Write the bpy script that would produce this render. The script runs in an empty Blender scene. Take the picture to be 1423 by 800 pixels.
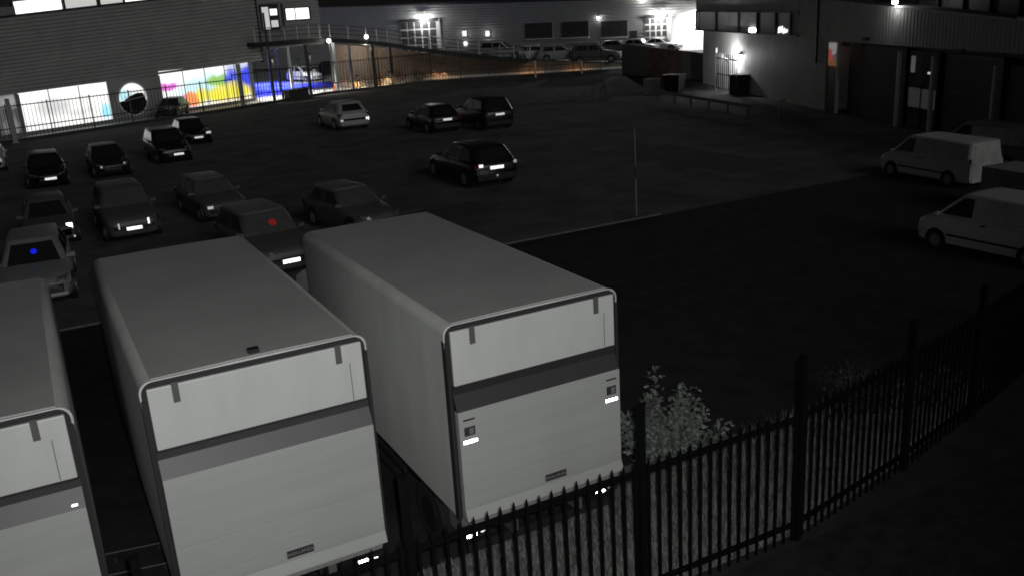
import bpy, bmesh, math, random
from math import sin, cos, pi, radians
from mathutils import Vector, Matrix
random.seed(7)
S = bpy.context.scene
C = S.collection

# ------------------------------------------------------------------ camera
cam = bpy.data.cameras.new("cctv_camera")
camo = bpy.data.objects.new("cctv_camera", cam); C.objects.link(camo)
cam.sensor_width = 36.0
cam.lens = 1271.36 / 1423.0 * 36.0
cam.clip_start = 0.05; cam.clip_end = 2000
right = Vector((0.878764, -0.473728, -0.057933))
down = Vector((-0.190712, -0.237282, -0.952537))
fwd = Vector((0.437497, 0.848103, -0.298861))
M = Matrix((right, -down, -fwd)).transposed().to_4x4()
M.translation = Vector((0, 0, 7.3665))
camo.matrix_world = M
S.camera = camo

# ------------------------------------------------------------------ world, moon-dim sun, exposure
SUN_EL, SUN_AZ = radians(24), radians(170)      # from behind the camera, a little to the right
w = bpy.data.worlds.new("World"); S.world = w; w.use_nodes = True
nt = w.node_tree; nt.nodes.clear()
out = nt.nodes.new('ShaderNodeOutputWorld'); bg = nt.nodes.new('ShaderNodeBackground')
sky = nt.nodes.new('ShaderNodeTexSky'); sky.sky_type = 'NISHITA'; sky.sun_disc = False
sky.sun_elevation = SUN_EL; sky.sun_rotation = SUN_AZ
bw = nt.nodes.new('ShaderNodeRGBToBW')
nt.links.new(sky.outputs[0], bw.inputs[0]); nt.links.new(bw.outputs[0], bg.inputs[0])
bg.inputs[1].default_value = 0.0012              # night: a few thousandths of daylight
nt.links.new(bg.outputs[0], out.inputs[0])
sd = bpy.data.lights.new("night_glow", 'SUN'); sd.energy = 0.36; sd.angle = radians(25)
sd.color = (0.97, 1.0, 0.97)
so = bpy.data.objects.new("night_glow", sd); C.objects.link(so)
so.rotation_euler = Vector((-sin(SUN_AZ) * cos(SUN_EL), -cos(SUN_AZ) * cos(SUN_EL), -sin(SUN_EL))).to_track_quat('-Z', 'Y').to_euler()
# the camera's own infrared illuminator: a lamp beside the lens
il = bpy.data.lights.new("ir_illuminator", 'SPOT'); il.energy = 2300; il.shadow_soft_size = 0.06
il.spot_size = radians(88); il.spot_blend = 1.0; il.color = (0.985, 1.0, 0.98)
ilo = bpy.data.objects.new("ir_illuminator", il); C.objects.link(ilo)
ilo.location = (0.12, -0.05, 7.50)
ilo.rotation_euler = (Vector((3.6, 10.5, 3.0)) - Vector(ilo.location)).to_track_quat('-Z', 'Y').to_euler()
S.view_settings.view_transform = 'Standard'; S.view_settings.look = 'None'
S.view_settings.exposure = 0; S.view_settings.gamma = 1
S.view_settings.use_curve_mapping = False
S.cycles.use_denoising = True
S.cycles.sample_clamp_indirect = 3.0
S.cycles.filter_width = 1.8
S.cycles.max_bounces = 6

# ------------------------------------------------------------------ materials
def tint(c):
    return (c * .985, c, c * .975, 1) if isinstance(c, (int, float)) else (*c, 1)
def mat(name, col, rough=.6, metal=0., var=0., scale=6., bump=0., stretch=None, spec=.5):
    m = bpy.data.materials.new(name); m.use_nodes = True
    n = m.node_tree.nodes; l = m.node_tree.links; b = n['Principled BSDF']
    b.inputs['Base Color'].default_value = tint(col); b.inputs['Roughness'].default_value = rough
    b.inputs['Metallic'].default_value = metal; b.inputs['Specular IOR Level'].default_value = spec
    if var or bump:
        tc = n.new('ShaderNodeTexCoord'); mp = n.new('ShaderNodeMapping'); no = n.new('ShaderNodeTexNoise')
        no.inputs['Scale'].default_value = scale; no.inputs['Detail'].default_value = 6; no.inputs['Roughness'].default_value = .65
        if stretch: mp.inputs['Scale'].default_value = stretch
        l.new(tc.outputs['Object'], mp.inputs[0]); l.new(mp.outputs[0], no.inputs['Vector'])
        if var:
            r = n.new('ShaderNodeValToRGB'); a = tint(col)
            r.color_ramp.elements[0].position = .3; r.color_ramp.elements[1].position = .7
            r.color_ramp.elements[0].color = tuple(x * (1 - var) for x in a[:3]) + (1,)
            r.color_ramp.elements[1].color = tuple(min(1, x * (1 + var)) for x in a[:3]) + (1,)
            l.new(no.outputs[0], r.inputs[0]); l.new(r.outputs[0], b.inputs['Base Color'])
        if bump:
            bm_ = n.new('ShaderNodeBump'); bm_.inputs['Strength'].default_value = bump; bm_.inputs['Distance'].default_value = .02
            l.new(no.outputs[0], bm_.inputs['Height']); l.new(bm_.outputs[0], b.inputs['Normal'])
    return m
def emit(name, col, s):
    m = bpy.data.materials.new(name); m.use_nodes = True
    b = m.node_tree.nodes['Principled BSDF']
    b.inputs['Base Color'].default_value = tint(col); b.inputs['Emission Color'].default_value = tint(col)
    b.inputs['Emission Strength'].default_value = s; b.inputs['Roughness'].default_value = .3
    return m
def retro(name, gain, rough=.3):
    """Retroreflective sheeting: its glossy lobe is centred on the direction the light came from."""
    m = bpy.data.materials.new(name); m.use_nodes = True
    n = m.node_tree.nodes; l = m.node_tree.links; n.clear()
    o = n.new('ShaderNodeOutputMaterial'); g = n.new('ShaderNodeBsdfGlossy'); ge = n.new('ShaderNodeNewGeometry')
    d = n.new('ShaderNodeBsdfDiffuse'); a = n.new('ShaderNodeAddShader')
    g.inputs['Color'].default_value = (gain, gain, gain, 1); g.inputs['Roughness'].default_value = rough
    d.inputs['Color'].default_value = (.3, .3, .3, 1)
    l.new(ge.outputs['Incoming'], g.inputs['Normal']); l.new(g.outputs[0], a.inputs[0]); l.new(d.outputs[0], a.inputs[1])
    l.new(a.outputs[0], o.inputs[0]); return m
def blobs(name, base, items, s=1.3, dirt=0.):
    """back-lit pane whose printed film carries coloured patches: (x, z, rx, rz, colour, softness) in metres on the pane"""
    m = bpy.data.materials.new(name); m.use_nodes = True
    n = m.node_tree.nodes; l = m.node_tree.links; b = n['Principled BSDF']
    tc = n.new('ShaderNodeTexCoord'); sx = n.new('ShaderNodeSeparateXYZ')
    no = n.new('ShaderNodeTexNoise'); no.inputs['Scale'].default_value = 1.1; no.inputs['Detail'].default_value = 5
    ms = n.new('ShaderNodeVectorMath'); ms.operation = 'MULTIPLY_ADD'
    ms.inputs[1].default_value = (.9, .9, .9)
    l.new(tc.outputs['Object'], no.inputs['Vector'])
    l.new(no.outputs['Color'], ms.inputs[0]); l.new(tc.outputs['Object'], ms.inputs[2]); l.new(ms.outputs[0], sx.inputs[0])
    def mth(op, a, c):
        k = n.new('ShaderNodeMath'); k.operation = op
        for i, v in enumerate((a, c)):
            if isinstance(v, (int, float)): k.inputs[i].default_value = v
            else: l.new(v, k.inputs[i])
        return k.outputs[0]
    cur = None
    for (x, z, rx, rz, col, soft) in items:
        u = mth('DIVIDE', mth('SUBTRACT', sx.outputs[0], x + .45), rx); v = mth('DIVIDE', mth('SUBTRACT', sx.outputs[2], z + .45), rz)
        r2 = mth('ADD', mth('MULTIPLY', u, u), mth('MULTIPLY', v, v))
        mr = n.new('ShaderNodeMapRange'); mr.interpolation_type = 'SMOOTHSTEP'
        l.new(r2, mr.inputs[0]); mr.inputs[1].default_value = max(0, 1 - soft * 1.7); mr.inputs[2].default_value = 1 + soft * 1.5
        mr.inputs[3].default_value = .88; mr.inputs[4].default_value = 0
        mx = n.new('ShaderNodeMix'); mx.data_type = 'RGBA'
        l.new(mr.outputs[0], mx.inputs[0])
        if cur is None: mx.inputs[6].default_value = (*base, 1)
        else: l.new(cur, mx.inputs[6])
        mx.inputs[7].default_value = (*col, 1); cur = mx.outputs[2]
    l.new(cur, b.inputs['Emission Color']); b.inputs['Emission Strength'].default_value = s
    b.inputs['Base Color'].default_value = (.1, .1, .1, 1); b.inputs['Roughness'].default_value = .25
    return m

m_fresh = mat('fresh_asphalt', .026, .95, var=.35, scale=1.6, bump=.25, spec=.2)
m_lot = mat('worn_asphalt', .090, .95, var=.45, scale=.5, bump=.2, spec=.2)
m_patch = [mat('dark_patch', .066, .95, var=.3, scale=2, spec=.2), mat('light_patch', .105, .95, var=.35, scale=2, spec=.2)]
m_yard = mat('pale_concrete', .34, .8, var=.2, scale=.8)
m_apron = mat('apron_concrete', .055, .9, var=.25, scale=.7)
m_near = mat('dark_gravel', .02, .95, var=.5, scale=3, bump=.5, spec=.2)
m_soil = mat('verge_soil', .15, .95, var=.5, scale=4, bump=.5, spec=.1)
m_kerb = mat('kerb_concrete', .12, .8, var=.25, scale=5)
m_clad = mat('horizontal_cladding', .34, .55, var=.16, scale=.5)
m_cladB = mat('vertical_cladding', .60, .6, var=.12, scale=.8)
m_clad3 = mat('light_cladding', .34, .55, var=.08, scale=.6)
m_dark = mat('dark_panel', .035, .5, var=.3, scale=2)
m_black = mat('black_metal', .012, .5)
m_fence = mat('fence_paint', .004, .7, spec=.08)
m_frame = mat('grey_frame', .28, .5)
m_white = mat('white_render', .8, .7)
m_brick = mat('brown_masonry', (.22, .175, .14), .9, var=.25, scale=3)
m_hoard = mat('grey_sheeting', .17, .6, var=.2, scale=1.2)
m_hoardglow = mat('orange_glow_sheeting', (.21, .145, .115), .8, var=.45, scale=1.1)  # orange glow on the hoarding put into the sheet colour
m_conc = mat('concrete', .24, .9, var=.25, scale=1.5)
m_glass = mat('dark_glass', .015, .12, spec=.6)
m_carglass = mat('car_glass', .02, .12, spec=.5)
m_vanshade = mat('van_rear_shade', .40, .7, var=.3, scale=2.5)  # van cargo sides and rear doors greyer: fade into shadow put into colour
m_dustglare = mat('dust_glare_windscreen', .075, .45, var=.2, scale=2); m_cabinglass = mat('lit_side_glass', .16, .3)  # windscreen grey holds light reflected off dusty glass
m_tyre = mat('tyre_rubber', .012, .9)
m_rim = mat('alloy_rim', .35, .4, metal=.6)
m_trim = mat('black_plastic', .012, .6)
m_lamp = mat('headlamp_glass', .14, .25, metal=.4); m_chrome = mat('bright_trim', .6, .3, metal=.4)
m_tail = mat('tail_lamp', (.12, .02, .02), .25)
m_plate = retro('retro_plate', .9, .30)
m_refl = retro('retro_lens', 1.0, .25)
m_plates = retro('retro_dim', .35, .34)
m_lit = emit('lit_white', .95, 1.6)
m_litdim = emit('lit_grey', .62, .75)
m_lampglow = emit('lamp_glow', 1.0, 40.)
m_globe = emit('globe_glow', 1.0, 6.)
# trucks
m_box = mat('truck_white', .62, .45, var=.09, scale=2.2, stretch=(1, 1, .25))
m_roof = mat('truck_roof_dirty', .38, .6, var=.10, scale=.7)
m_door = mat('truck_door', .56, .45, var=.06, scale=3, stretch=(1, 1, .25))
m_plat = mat('truck_aluminium', .40, .5, var=.06, scale=2, stretch=(.15, 1, 3))
m_seal = mat('black_seal', .02, .7)
m_bandshade = mat('band_shade', .04, .6, var=.2, scale=2)
m_mat = mat('dark_band_shade', .022, .6, var=.2, scale=2)
m_band = mat('grey_band', .07, .5, var=.1, scale=2)
m_tab = mat('strap_grey', .10, .6)
m_steel = mat('galvanised', .3, .5, metal=.5, var=.2, scale=8)

# ------------------------------------------------------------------ mesh helpers
class MB:
    def __init__(s): s.v = []; s.f = []
    def add(s, vs, fs):
        o = len(s.v); s.v += [tuple(v) for v in vs]; s.f += [tuple(i + o for i in f) for f in fs]; return s
    def box(s, x0, x1, y0, y1, z0, z1):
        return s.add([(x0, y0, z0), (x1, y0, z0), (x1, y1, z0), (x0, y1, z0), (x0, y0, z1), (x1, y0, z1), (x1, y1, z1), (x0, y1, z1)],
                     [(3, 2, 1, 0), (4, 5, 6, 7), (0, 1, 5, 4), (1, 2, 6, 5), (2, 3, 7, 6), (3, 0, 4, 7)])
    def hexa(s, a, b):     # two quads -> prism
        return s.add(list(a) + list(b), [(3, 2, 1, 0), (4, 5, 6, 7), (0, 1, 5, 4), (1, 2, 6, 5), (2, 3, 7, 6), (3, 0, 4, 7)])
    def cyl(s, p, q, r, n=10, r2=None):
        p, q = Vector(p), Vector(q); r2 = r if r2 is None else r2
        z = (q - p).normalized(); x = z.orthogonal().normalized(); y = z.cross(x)
        vs = [p + (x * cos(2 * pi * i / n) + y * sin(2 * pi * i / n)) * r for i in range(n)] + [q + (x * cos(2 * pi * i / n) + y * sin(2 * pi * i / n)) * r2 for i in range(n)]
        return s.add(vs, [tuple(range(n))[::-1], tuple(range(n, 2 * n))] + [(i, (i + 1) % n, n + (i + 1) % n, n + i) for i in range(n)])
    def tube(s, pts, r, n=6):
        for a, b in zip(pts[:-1], pts[1:]): s.cyl(a, b, r, n)
        return s
    def ring(s, c, ax, R, r, n=20, m=6):
        c = Vector(c); z = Vector(ax).normalized(); x = z.orthogonal().normalized(); y = z.cross(x); vs = []; fs = []
        for i in range(n):
            a = 2 * pi * i / n; d = x * cos(a) + y * sin(a)
            for j in range(m):
                b = 2 * pi * j / m; vs.append(c + d * (R + r * cos(b)) + z * (r * sin(b)))
        for i in range(n):
            for j in range(m):
                fs.append((i * m + j, ((i + 1) % n) * m + j, ((i + 1) % n) * m + (j + 1) % m, i * m + (j + 1) % m))
        return s.add(vs, fs)
    def loft(s, rings, cap=True):
        n = len(rings[0]); vs = [v for r in rings for v in r]; fs = []
        for k in range(len(rings) - 1):
            for i in range(n):
                fs.append((k * n + i, k * n + (i + 1) % n, (k + 1) * n + (i + 1) % n, (k + 1) * n + i))
        if cap: fs += [tuple(range(n))[::-1], tuple(range((len(rings) - 1) * n, len(rings) * n))]
        return s.add(vs, fs)
    def build(s, name, m, parent=None, smooth=None, loc=None):
        me = bpy.data.meshes.new(name); me.from_pydata(s.v, [], s.f)
        bm = bmesh.new(); bm.from_mesh(me); bmesh.ops.recalc_face_normals(bm, faces=bm.faces); bm.to_mesh(me); bm.free()
        if m: me.materials.append(m)
        if smooth is not None:
            me.polygons.foreach_set('use_smooth', [True] * len(me.polygons)); me.set_sharp_from_angle(angle=radians(smooth))
        o = bpy.data.objects.new(name, me); C.objects.link(o)
        if parent: o.parent = parent
        if loc: o.location = loc
        return o
def tag(o, label, cat, group=None, kind=None):
    if label: o['label'] = label
    if cat: o['category'] = cat
    if group: o['group'] = group
    if kind: o['kind'] = kind
    return o
def empty(name, loc=(0, 0, 0), rz=0):
    o = bpy.data.objects.new(name, None); C.objects.link(o); o.location = loc; o.rotation_euler = (0, 0, rz); o.empty_display_size = .3; return o
def share(o, parent, loc=(0, 0, 0), rz=0):
    c = o.copy(); C.objects.link(c); c.parent = parent; c.location = loc; c.rotation_euler = (0, 0, rz); return c
def B(name, m, parent, *b):
    return MB().box(*b).build(name, m, parent)
def lamp(parent, loc, watts, col=(1, 1, 1), r=.1, kind='POINT', aim=None, size=90):
    d = bpy.data.lights.new('lamp_light', kind); d.energy = watts; d.color = col; d.shadow_soft_size = r
    o = bpy.data.objects.new('lamp_light', d); C.objects.link(o); o.parent = parent; o.location = loc
    if kind == 'SPOT':
        d.spot_size = radians(size); d.spot_blend = .9
        o.rotation_euler = Vector(aim).to_track_quat('-Z', 'Y').to_euler()
    return o

# ------------------------------------------------------------------ ground
def sheet(name, pts, z, m):
    o = MB().add([(x, y, z) for x, y in pts], [tuple(range(len(pts)))]).build(name, m); o['kind'] = 'structure'; return o
sheet('ground', [(-500, -300), (600, -300), (600, 600), (-500, 600)], 0, m_near)
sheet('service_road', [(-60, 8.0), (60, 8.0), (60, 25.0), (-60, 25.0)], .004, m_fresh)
sheet('car_park', [(-60, 25.0), (60, 25.0), (60, 80), (52.6, 79.8), (45, 83.6), (37, 87), (25.6, 86), (16.2, 80.2), (-60, 47)], .005, m_lot)
sheet('yard', [(-60, 47.3), (16.0, 80.5), (25.4, 86.3), (37, 87.3), (45.2, 83.9), (60, 83), (90, 120), (20, 160), (-60, 120)], .006, m_yard)
sheet('verge', [(-12, 8.2), (8.6, 8.2), (11.2, 8.75), (13.5, 9.35), (13.4, 9.9), (12.1, 10.3), (10.9, 10.1), (9.9, 11.0), (8.8, 11.2), (7.2, 11.1), (6.8, 10.3), (-12, 10.3)], .012, m_soil)

for i, (x, y, a, b, an) in enumerate(((12.5, 30.5, 2.6, 1.1, .1), (20.5, 44, 3.5, 1.4, -.2), (27, 33, 1.6, 4.0, .05), (14, 47, .7, 5.5, .02), (33, 47, 4, 1.2, .3))):
    c_, s_ = cos(an), sin(an)
    sheet('asphalt_patch', [(x + u * c_ - v * s_, y + u * s_ + v * c_) for u, v in ((-a, -b), (a * .9, -b * 1.05), (a, b), (-a * 1.05, b * .95))], .009 + i * .0003, m_patch[i % 2])
# kerb between the fresh road and the car park: single stones
kerb = empty('kerb', (0, 25.05, 0)); tag(kerb, 'pale concrete kerb line between the dark road and the car park', 'kerb')
for i in range(24):
    x = -3.2 + i * .92
    B('kerb_stone', m_kerb, kerb, x + .006, x + .914, -.03 + random.uniform(-.004, .004), .05, 0.0, .055 + random.uniform(-.004, .004))

# ------------------------------------------------------------------ box trucks
def truck(label, cx, y, L, zt, rz, wide, band_m, tail=True, fittings=False):
    zb = 1.065; hw = 1.25
    t = empty('box_truck', (cx, y, 0), rz); tag(t, label, 'truck', 'white box trucks backed up to the fence')
    def sec(yy, d=0., top=zt):
        r = .13; p = [(-hw + d, yy, zb)]
        for k in range(6):
            a = pi - k * pi / 10; p.append((-hw + d + r + r * cos(a), yy, top - r + r * sin(a)))
        for k in range(1, 6): p.append((-.75 + 1.5 * k / 6, yy, top + .012 * sin(pi * k / 6)))
        for k in range(6):
            a = pi / 2 - k * pi / 10; p.append((hw - d - r + r * cos(a), yy, top - r + r * sin(a)))
        p.append((hw - d, yy, zb)); return p
    MB().loft([sec(0), sec(.05), sec(L * .5), sec(L - .12), sec(L - .03, .03, zt - .03), sec(L, .10, zt - .10)]).build('box_body', m_box, t, 35)
    # roof skin, a separate dirty sheet
    r = MB(); n = 10; rows = []
    for yy in (.045, L * .33, L * .66, L - .14):
        rows.append([(-1.12 + 2.24 * k / n, yy, zt + .010 + .012 * sin(pi * k / n)) for k in range(n + 1)] + [(1.12 - 2.24 * k / n, yy, zt - .01) for k in range(n + 1)])
    r.loft(rows).build('roof_skin', m_roof, t, 40)
    # rear frame rolled over the top corners
    pts = []
    for k in range(6):
        a = pi - k * pi / 10; pts.append((-hw + .12 + .125 * cos(a), -.012, zt - .125 + .125 * sin(a)))
    for k in range(6):
        a = pi / 2 - k * pi / 10; pts.append((hw - .12 + .125 * cos(a), -.012, zt - .125 + .125 * sin(a)))
    pts = [(-hw, -.012, zt - .28)] + pts + [(hw, -.012, zt - .28)]
    MB().tube(pts, .007, 8).build('rear_frame', m_box, t, 40)
    sq = [(px_, zz_) for px_, _, zz_ in sec(0, .011, zt - .010)]
    MB().loft([[(a, -.004, b) for a, b in sq], [(a, -.012, b) for a, b in sq]]).build('rear_seal', m_seal, t)
    for sx in (-1, 1):
        B('corner_seal', m_seal, t, *(sorted((sx * 1.215, sx * 1.256))), -.04, .075 if sx < 0 else .04, zb - .02, zt - .20)
    o = MB().box(-1.185, 1.185, -.062, -.013, zt - .78, zt - .068).build('upper_door', m_door, t)
    bev = o.modifiers.new('bevel', 'BEVEL'); bev.width = .012; bev.segments = 2
    B('door_edge', m_seal, t, -1.19, 1.19, -.07, -.013, zt - .80, zt - .782)
    B('door_seam', m_tab, t, 1.02, 1.028, -.0645, -.0621, zt - .76, zt - .30)
    zl = zt - 1.10
    B('band_upper', m_mat if fittings else m_bandshade, t, -1.20, 1.20, -.030, -.013, zt - .90, zt - .80)  # band greys hold the recess shade, darkest below the door edge
    MB().hexa([(-1.2, -.013, zt - .90), (1.2, -.013, zt - .90), (1.2, -.013, zl), (-1.2, -.013, zl)],
              [(-1.2, -.032, zt - .90), (1.2, -.032, zt - .90), (1.2, -.125, zl), (-1.2, -.125, zl)]).build('band', band_m, t)
    for sx in (-1, 1):
        B('strap', m_tab, t, sx * .90 - .035, sx * .90 + .035, -.078, -.063, zt - .27, zt - .04)
    # tail lift: folded platform of aluminium planks
    zs = [zb + .16, zb + .33, zb + .52, zb + .74, zl]
    for a, b in zip(zs[:-1], zs[1:]):
        k = MB().box(-1.20, 1.20, -.135 + random.uniform(-.002, .002), -.034, a + .0015, b - .0015)
        o = k.build('platform_plank', m_plat, t); bev = o.modifiers.new('bevel', 'BEVEL'); bev.width = .004; bev.segments = 1
    MB().hexa([(-1.20, -.030, zb + .16), (1.20, -.030, zb + .16), (1.20, -.03, zb + .02), (-1.20, -.03, zb + .02)],
              [(-1.20, -.133, zb + .16), (1.20, -.133, zb + .16), (1.20, -.185, zb + .02), (-1.20, -.185, zb + .02)]).build('platform_lip', m_plat, t)
    MB().hexa([(-1.14, -.03, zb + .018), (1.14, -.03, zb + .018), (1.14, -.03, zb - .08), (-1.14, -.03, zb - .08)],
              [(-1.14, -.17, zb + .018), (1.14, -.17, zb + .018), (1.14, -.12, zb - .08), (-1.14, -.12, zb - .08)]).build('platform_toe', m_plat, t)
    # maker's plate on the platform, with its lettering
    pl = B('maker_plate', m_dark, t, -.02, .30, -.145, -.136, zb + .20, zb + .295)
    cu = bpy.data.curves.new('lettering', 'FONT'); cu.body = 'DHOLLANDIA'; cu.size = .058; cu.extrude = .001; cu.align_x = 'CENTER'; cu.align_y = 'CENTER'
    cu.materials.append(m_frame)
    lt_ = bpy.data.objects.new('lettering', cu); C.objects.link(lt_); bpy.context.view_layer.update(); lo = bpy.data.objects.new('lettering', bpy.data.meshes.new_from_object(lt_)); bpy.data.objects.remove(lt_); C.objects.link(lo); lo.parent = pl; lo.location = (.14, -.1475, zb + .248); lo.rotation_euler = (pi / 2, 0, 0)
    if fittings:
        for sx in (-1, 1):
            x = sx * 1.06
            B('grip_slot', m_seal, t, x - .08, x + .08, -.142, -.136, zl - .13, zl - .108)
            h = B('catch_recess', m_dark, t, x - .075, x + .075, -.141, -.136, zl - .335, zl - .215)
            B('catch', m_steel, h, x - .01, x + .05, -.152, -.1415, zl - .315, zl - .235)
            B('reflective_strip', m_plate, t, x - .095, x + .095, -.143, -.136, zl - .435, zl - .395)
    # underrun bar, lamps
    B('underrun_bar', m_trim, t, -1.15, 1.15, -.02, .08, .52, .64)
    for sx in (-1, 1):
        B('lift_arm', m_tab, t, sx * .5 - .05, sx * .5 + .05, -.10, .30, .66, zb - .03)
        c = B('lamp_cluster', m_trim, t, sx * 1.0 - .19, sx * 1.0 + .19, -.03, .06, .72, .88)
        B('tail_lens', m_refl, c, sx * 1.0 - .17, sx * 1.0 - .03, -.045, -.031, .76, .85)
        B('reflector', m_plates, c, sx * 1.0 + .03, sx * 1.0 + .10, -.042, -.031, .78, .83)
        B('mudguard', m_trim, t, sx * .95 - .28, sx * .95 + .28, .55, 1.95, .98, 1.02)
    for sx in (-.42, .42): B('chassis_rail', m_trim, t, sx - .05, sx + .05, .05, L + 1.2, .78, 1.03)
    for yy in (1.25, L - .2):
        for sx in (-1, 1):
            w_ = MB().cyl((sx * .75, yy, .48), (sx * 1.17, yy, .48), .47, 20).build('wheel', m_tyre, t, 40)
            MB().cyl((sx * 1.15, yy, .48), (sx * 1.178, yy, .48), .27, 14).build('rim', m_trim, w_, 40)
    for sx in (-1, 1):
        for zz in (.55, .80): B('side_guard', m_seal, t, sx * 1.2 - .015, sx * 1.2 + .015, 2.0, L - .9, zz, zz + .09)
        B('storage_box', m_hoard, t, *sorted((sx * .72, sx * 1.12)), .32 if sx < 0 else 2.3, .62 if sx < 0 else 2.9, .62, .95)
    # cab in front of the box
    y0 = L + .12
    def cs(z, a, b, wd): return [(-wd, a, z), (wd, a, z), (wd, b - .12, z), (wd - .12, b, z), (-wd + .12, b, z), (-wd, b - .12, z)]
    cb = MB().loft([cs(.45, y0, y0 + 1.95, 1.05), cs(1.0, y0, y0 + 1.98, 1.10), cs(1.55, y0, y0 + 1.92, 1.10), cs(2.45, y0, y0 + 1.62, 1.02), cs(2.6, y0 + .05, y0 + 1.4, .92)]).build('cab', m_box, t, 30)
    MB().hexa([(-.95, y0 + 1.93, 1.60), (.95, y0 + 1.93, 1.60), (.88, y0 + 1.66, 2.36), (-.88, y0 + 1.66, 2.36)],
              [(-.95, y0 + 1.88, 1.58), (.95, y0 + 1.88, 1.58), (.88, y0 + 1.60, 2.36), (-.88, y0 + 1.60, 2.36)]).build('windscreen', m_carglass, cb)
    return t
T3 = truck('white box truck nearest the bush, with black band and two bright reflective strips', 5.24, 9.62, 6.15, 3.68, .0021, True, m_mat, fittings=True)
T2 = truck('white box truck in the middle of the row with a plain grey rear band', 1.805, 9.77, 6.21, 3.765, .0009, True, m_band)
T1 = truck('white box truck cut off by the left edge of the photo', -1.364, 9.82, 5.90, 3.686, -.003, True, m_band)
B('roof_vent', m_black, T2, -.06, .06, .09, .19, 3.785, 3.835)
B('rubber_buffer', m_seal, T1, 1.205, 1.30, -.26, -.14, .75, 1.40)
B('reflective_strip', m_plates, T1, 1.07, 1.13, -.125, -.110, 2.625, 2.645)  # small reflector added for the bright glint on the band
rail = empty('barrier_rail', (.3, 12.4, 0)); tag(rail, 'low pair of thin metal rails lying across the gap between two trucks', 'barrier')
for dy in (.6, .0): MB().tube([(-.42, dy + .08, .10), (.42, dy - .08, .10)], .011, 6).build('rail', m_tab, rail)
for sx in (-.3, .3):
    for dy in (0, .6): B('rail_foot', m_seal, rail, sx - .02, sx + .02, dy - .08, dy + .08, .0, .085)

# ------------------------------------------------------------------ near palisade fence
fe = empty('palisade_fence', (0, 8.1, 0)); tag(fe, 'long black metal paling fence with tall posts in front of the trucks', 'fence')
nodes = [(-2.4, 0, 2.76), (.15, 0, 2.76), (2.77, 0, 2.76), (5.78, 0, 2.76), (8.39, 0, 2.74), (11.14, .50, 2.50), (13.61, 1.10, 2.40), (16.0, 1.75, 2.40), (18.4, 2.45, 2.40)]
for x, y, h in nodes: MB().box(-.04, .04, -.045, .05, 0, h).build('post', m_fence, fe, loc=(x, y, 0))
r_ = .0165; pal = None
for (xa, ya, _), (xb, yb, _) in zip(nodes[:-1], nodes[1:]):
    n_ = math.hypot(xb - xa, yb - ya); an = math.atan2(yb - ya, xb - xa)
    for z0 in (.20, 1.81):
        MB().box(.05, n_ - .05, .012, .055, z0, z0 + .07).build('rail', m_fence, fe, loc=(xa, ya, 0)).rotation_euler = (0, 0, an)
    k = int((n_ - .2) / .157)
    for i in range(k + 1):
        u = (.1 + (n_ - .2) * i / k) / n_; q = (xa + (xb - xa) * u + .010 * sin(an) + random.uniform(-.004, .004), ya + (yb - ya) * u - .010 * cos(an), 0)
        if pal is None:
            pal = MB().loft([[(-r_, -r_, .03), (r_, -r_, .03), (r_, r_, .03), (-r_, r_, .03)], [(-r_, -r_, 1.93), (r_, -r_, 1.93), (r_, r_, 1.93), (-r_, r_, 1.93)],
                             [(-r_ * .2, -r_ * .5, 2.03), (r_ * .2, -r_ * .5, 2.03), (r_ * .2, r_ * .5, 2.03), (-r_ * .2, r_ * .5, 2.03)]]).build('paling', m_fence, fe, loc=q)
        else: share(pal, fe, (q[0], q[1], random.uniform(-.012, .012)), an + random.uniform(-.05, .05))

# ------------------------------------------------------------------ grass verge, bush, shrubs
def leafmat(n, c): return mat(n, c, .7, var=.65, scale=9)
m_grass = mat('dry_grass', (.16, .173, .158), .8, var=.25, scale=2); m_leaf = leafmat('leaf', (.17, .19, .17)); m_weed = leafmat('weed_leaf', (.035, .038, .035)); m_stem = mat('stem', .10, .8)
g = MB()
for i in range(30000):
    x = random.uniform(-5, 15) if random.random() < .5 else random.uniform(1, 11.5)
    y = random.uniform(8.2, 10.7 if x > 7.1 else 10.2)
    if x > 8.5: y = max(y, 8.3 + (x - 8.5) * .22) + random.uniform(0, .3)
    h = random.uniform(.04, .16) * (1.9 if x > 6.8 and random.random() < .3 else 1); a = random.uniform(0, 2 * pi); b = random.uniform(.2, .9) * h; wd = random.uniform(.006, .014)
    dx, dy = cos(a), sin(a)
    g.add([(x - dy * wd, y + dx * wd, .01), (x + dy * wd, y - dx * wd, .01), (x + dx * b, y + dy * b, h)], [(0, 1, 2)])
tag(g.build('verge_grass', m_grass), 'rough grass and weeds along the foot of the fence', 'grass', kind='stuff')
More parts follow.
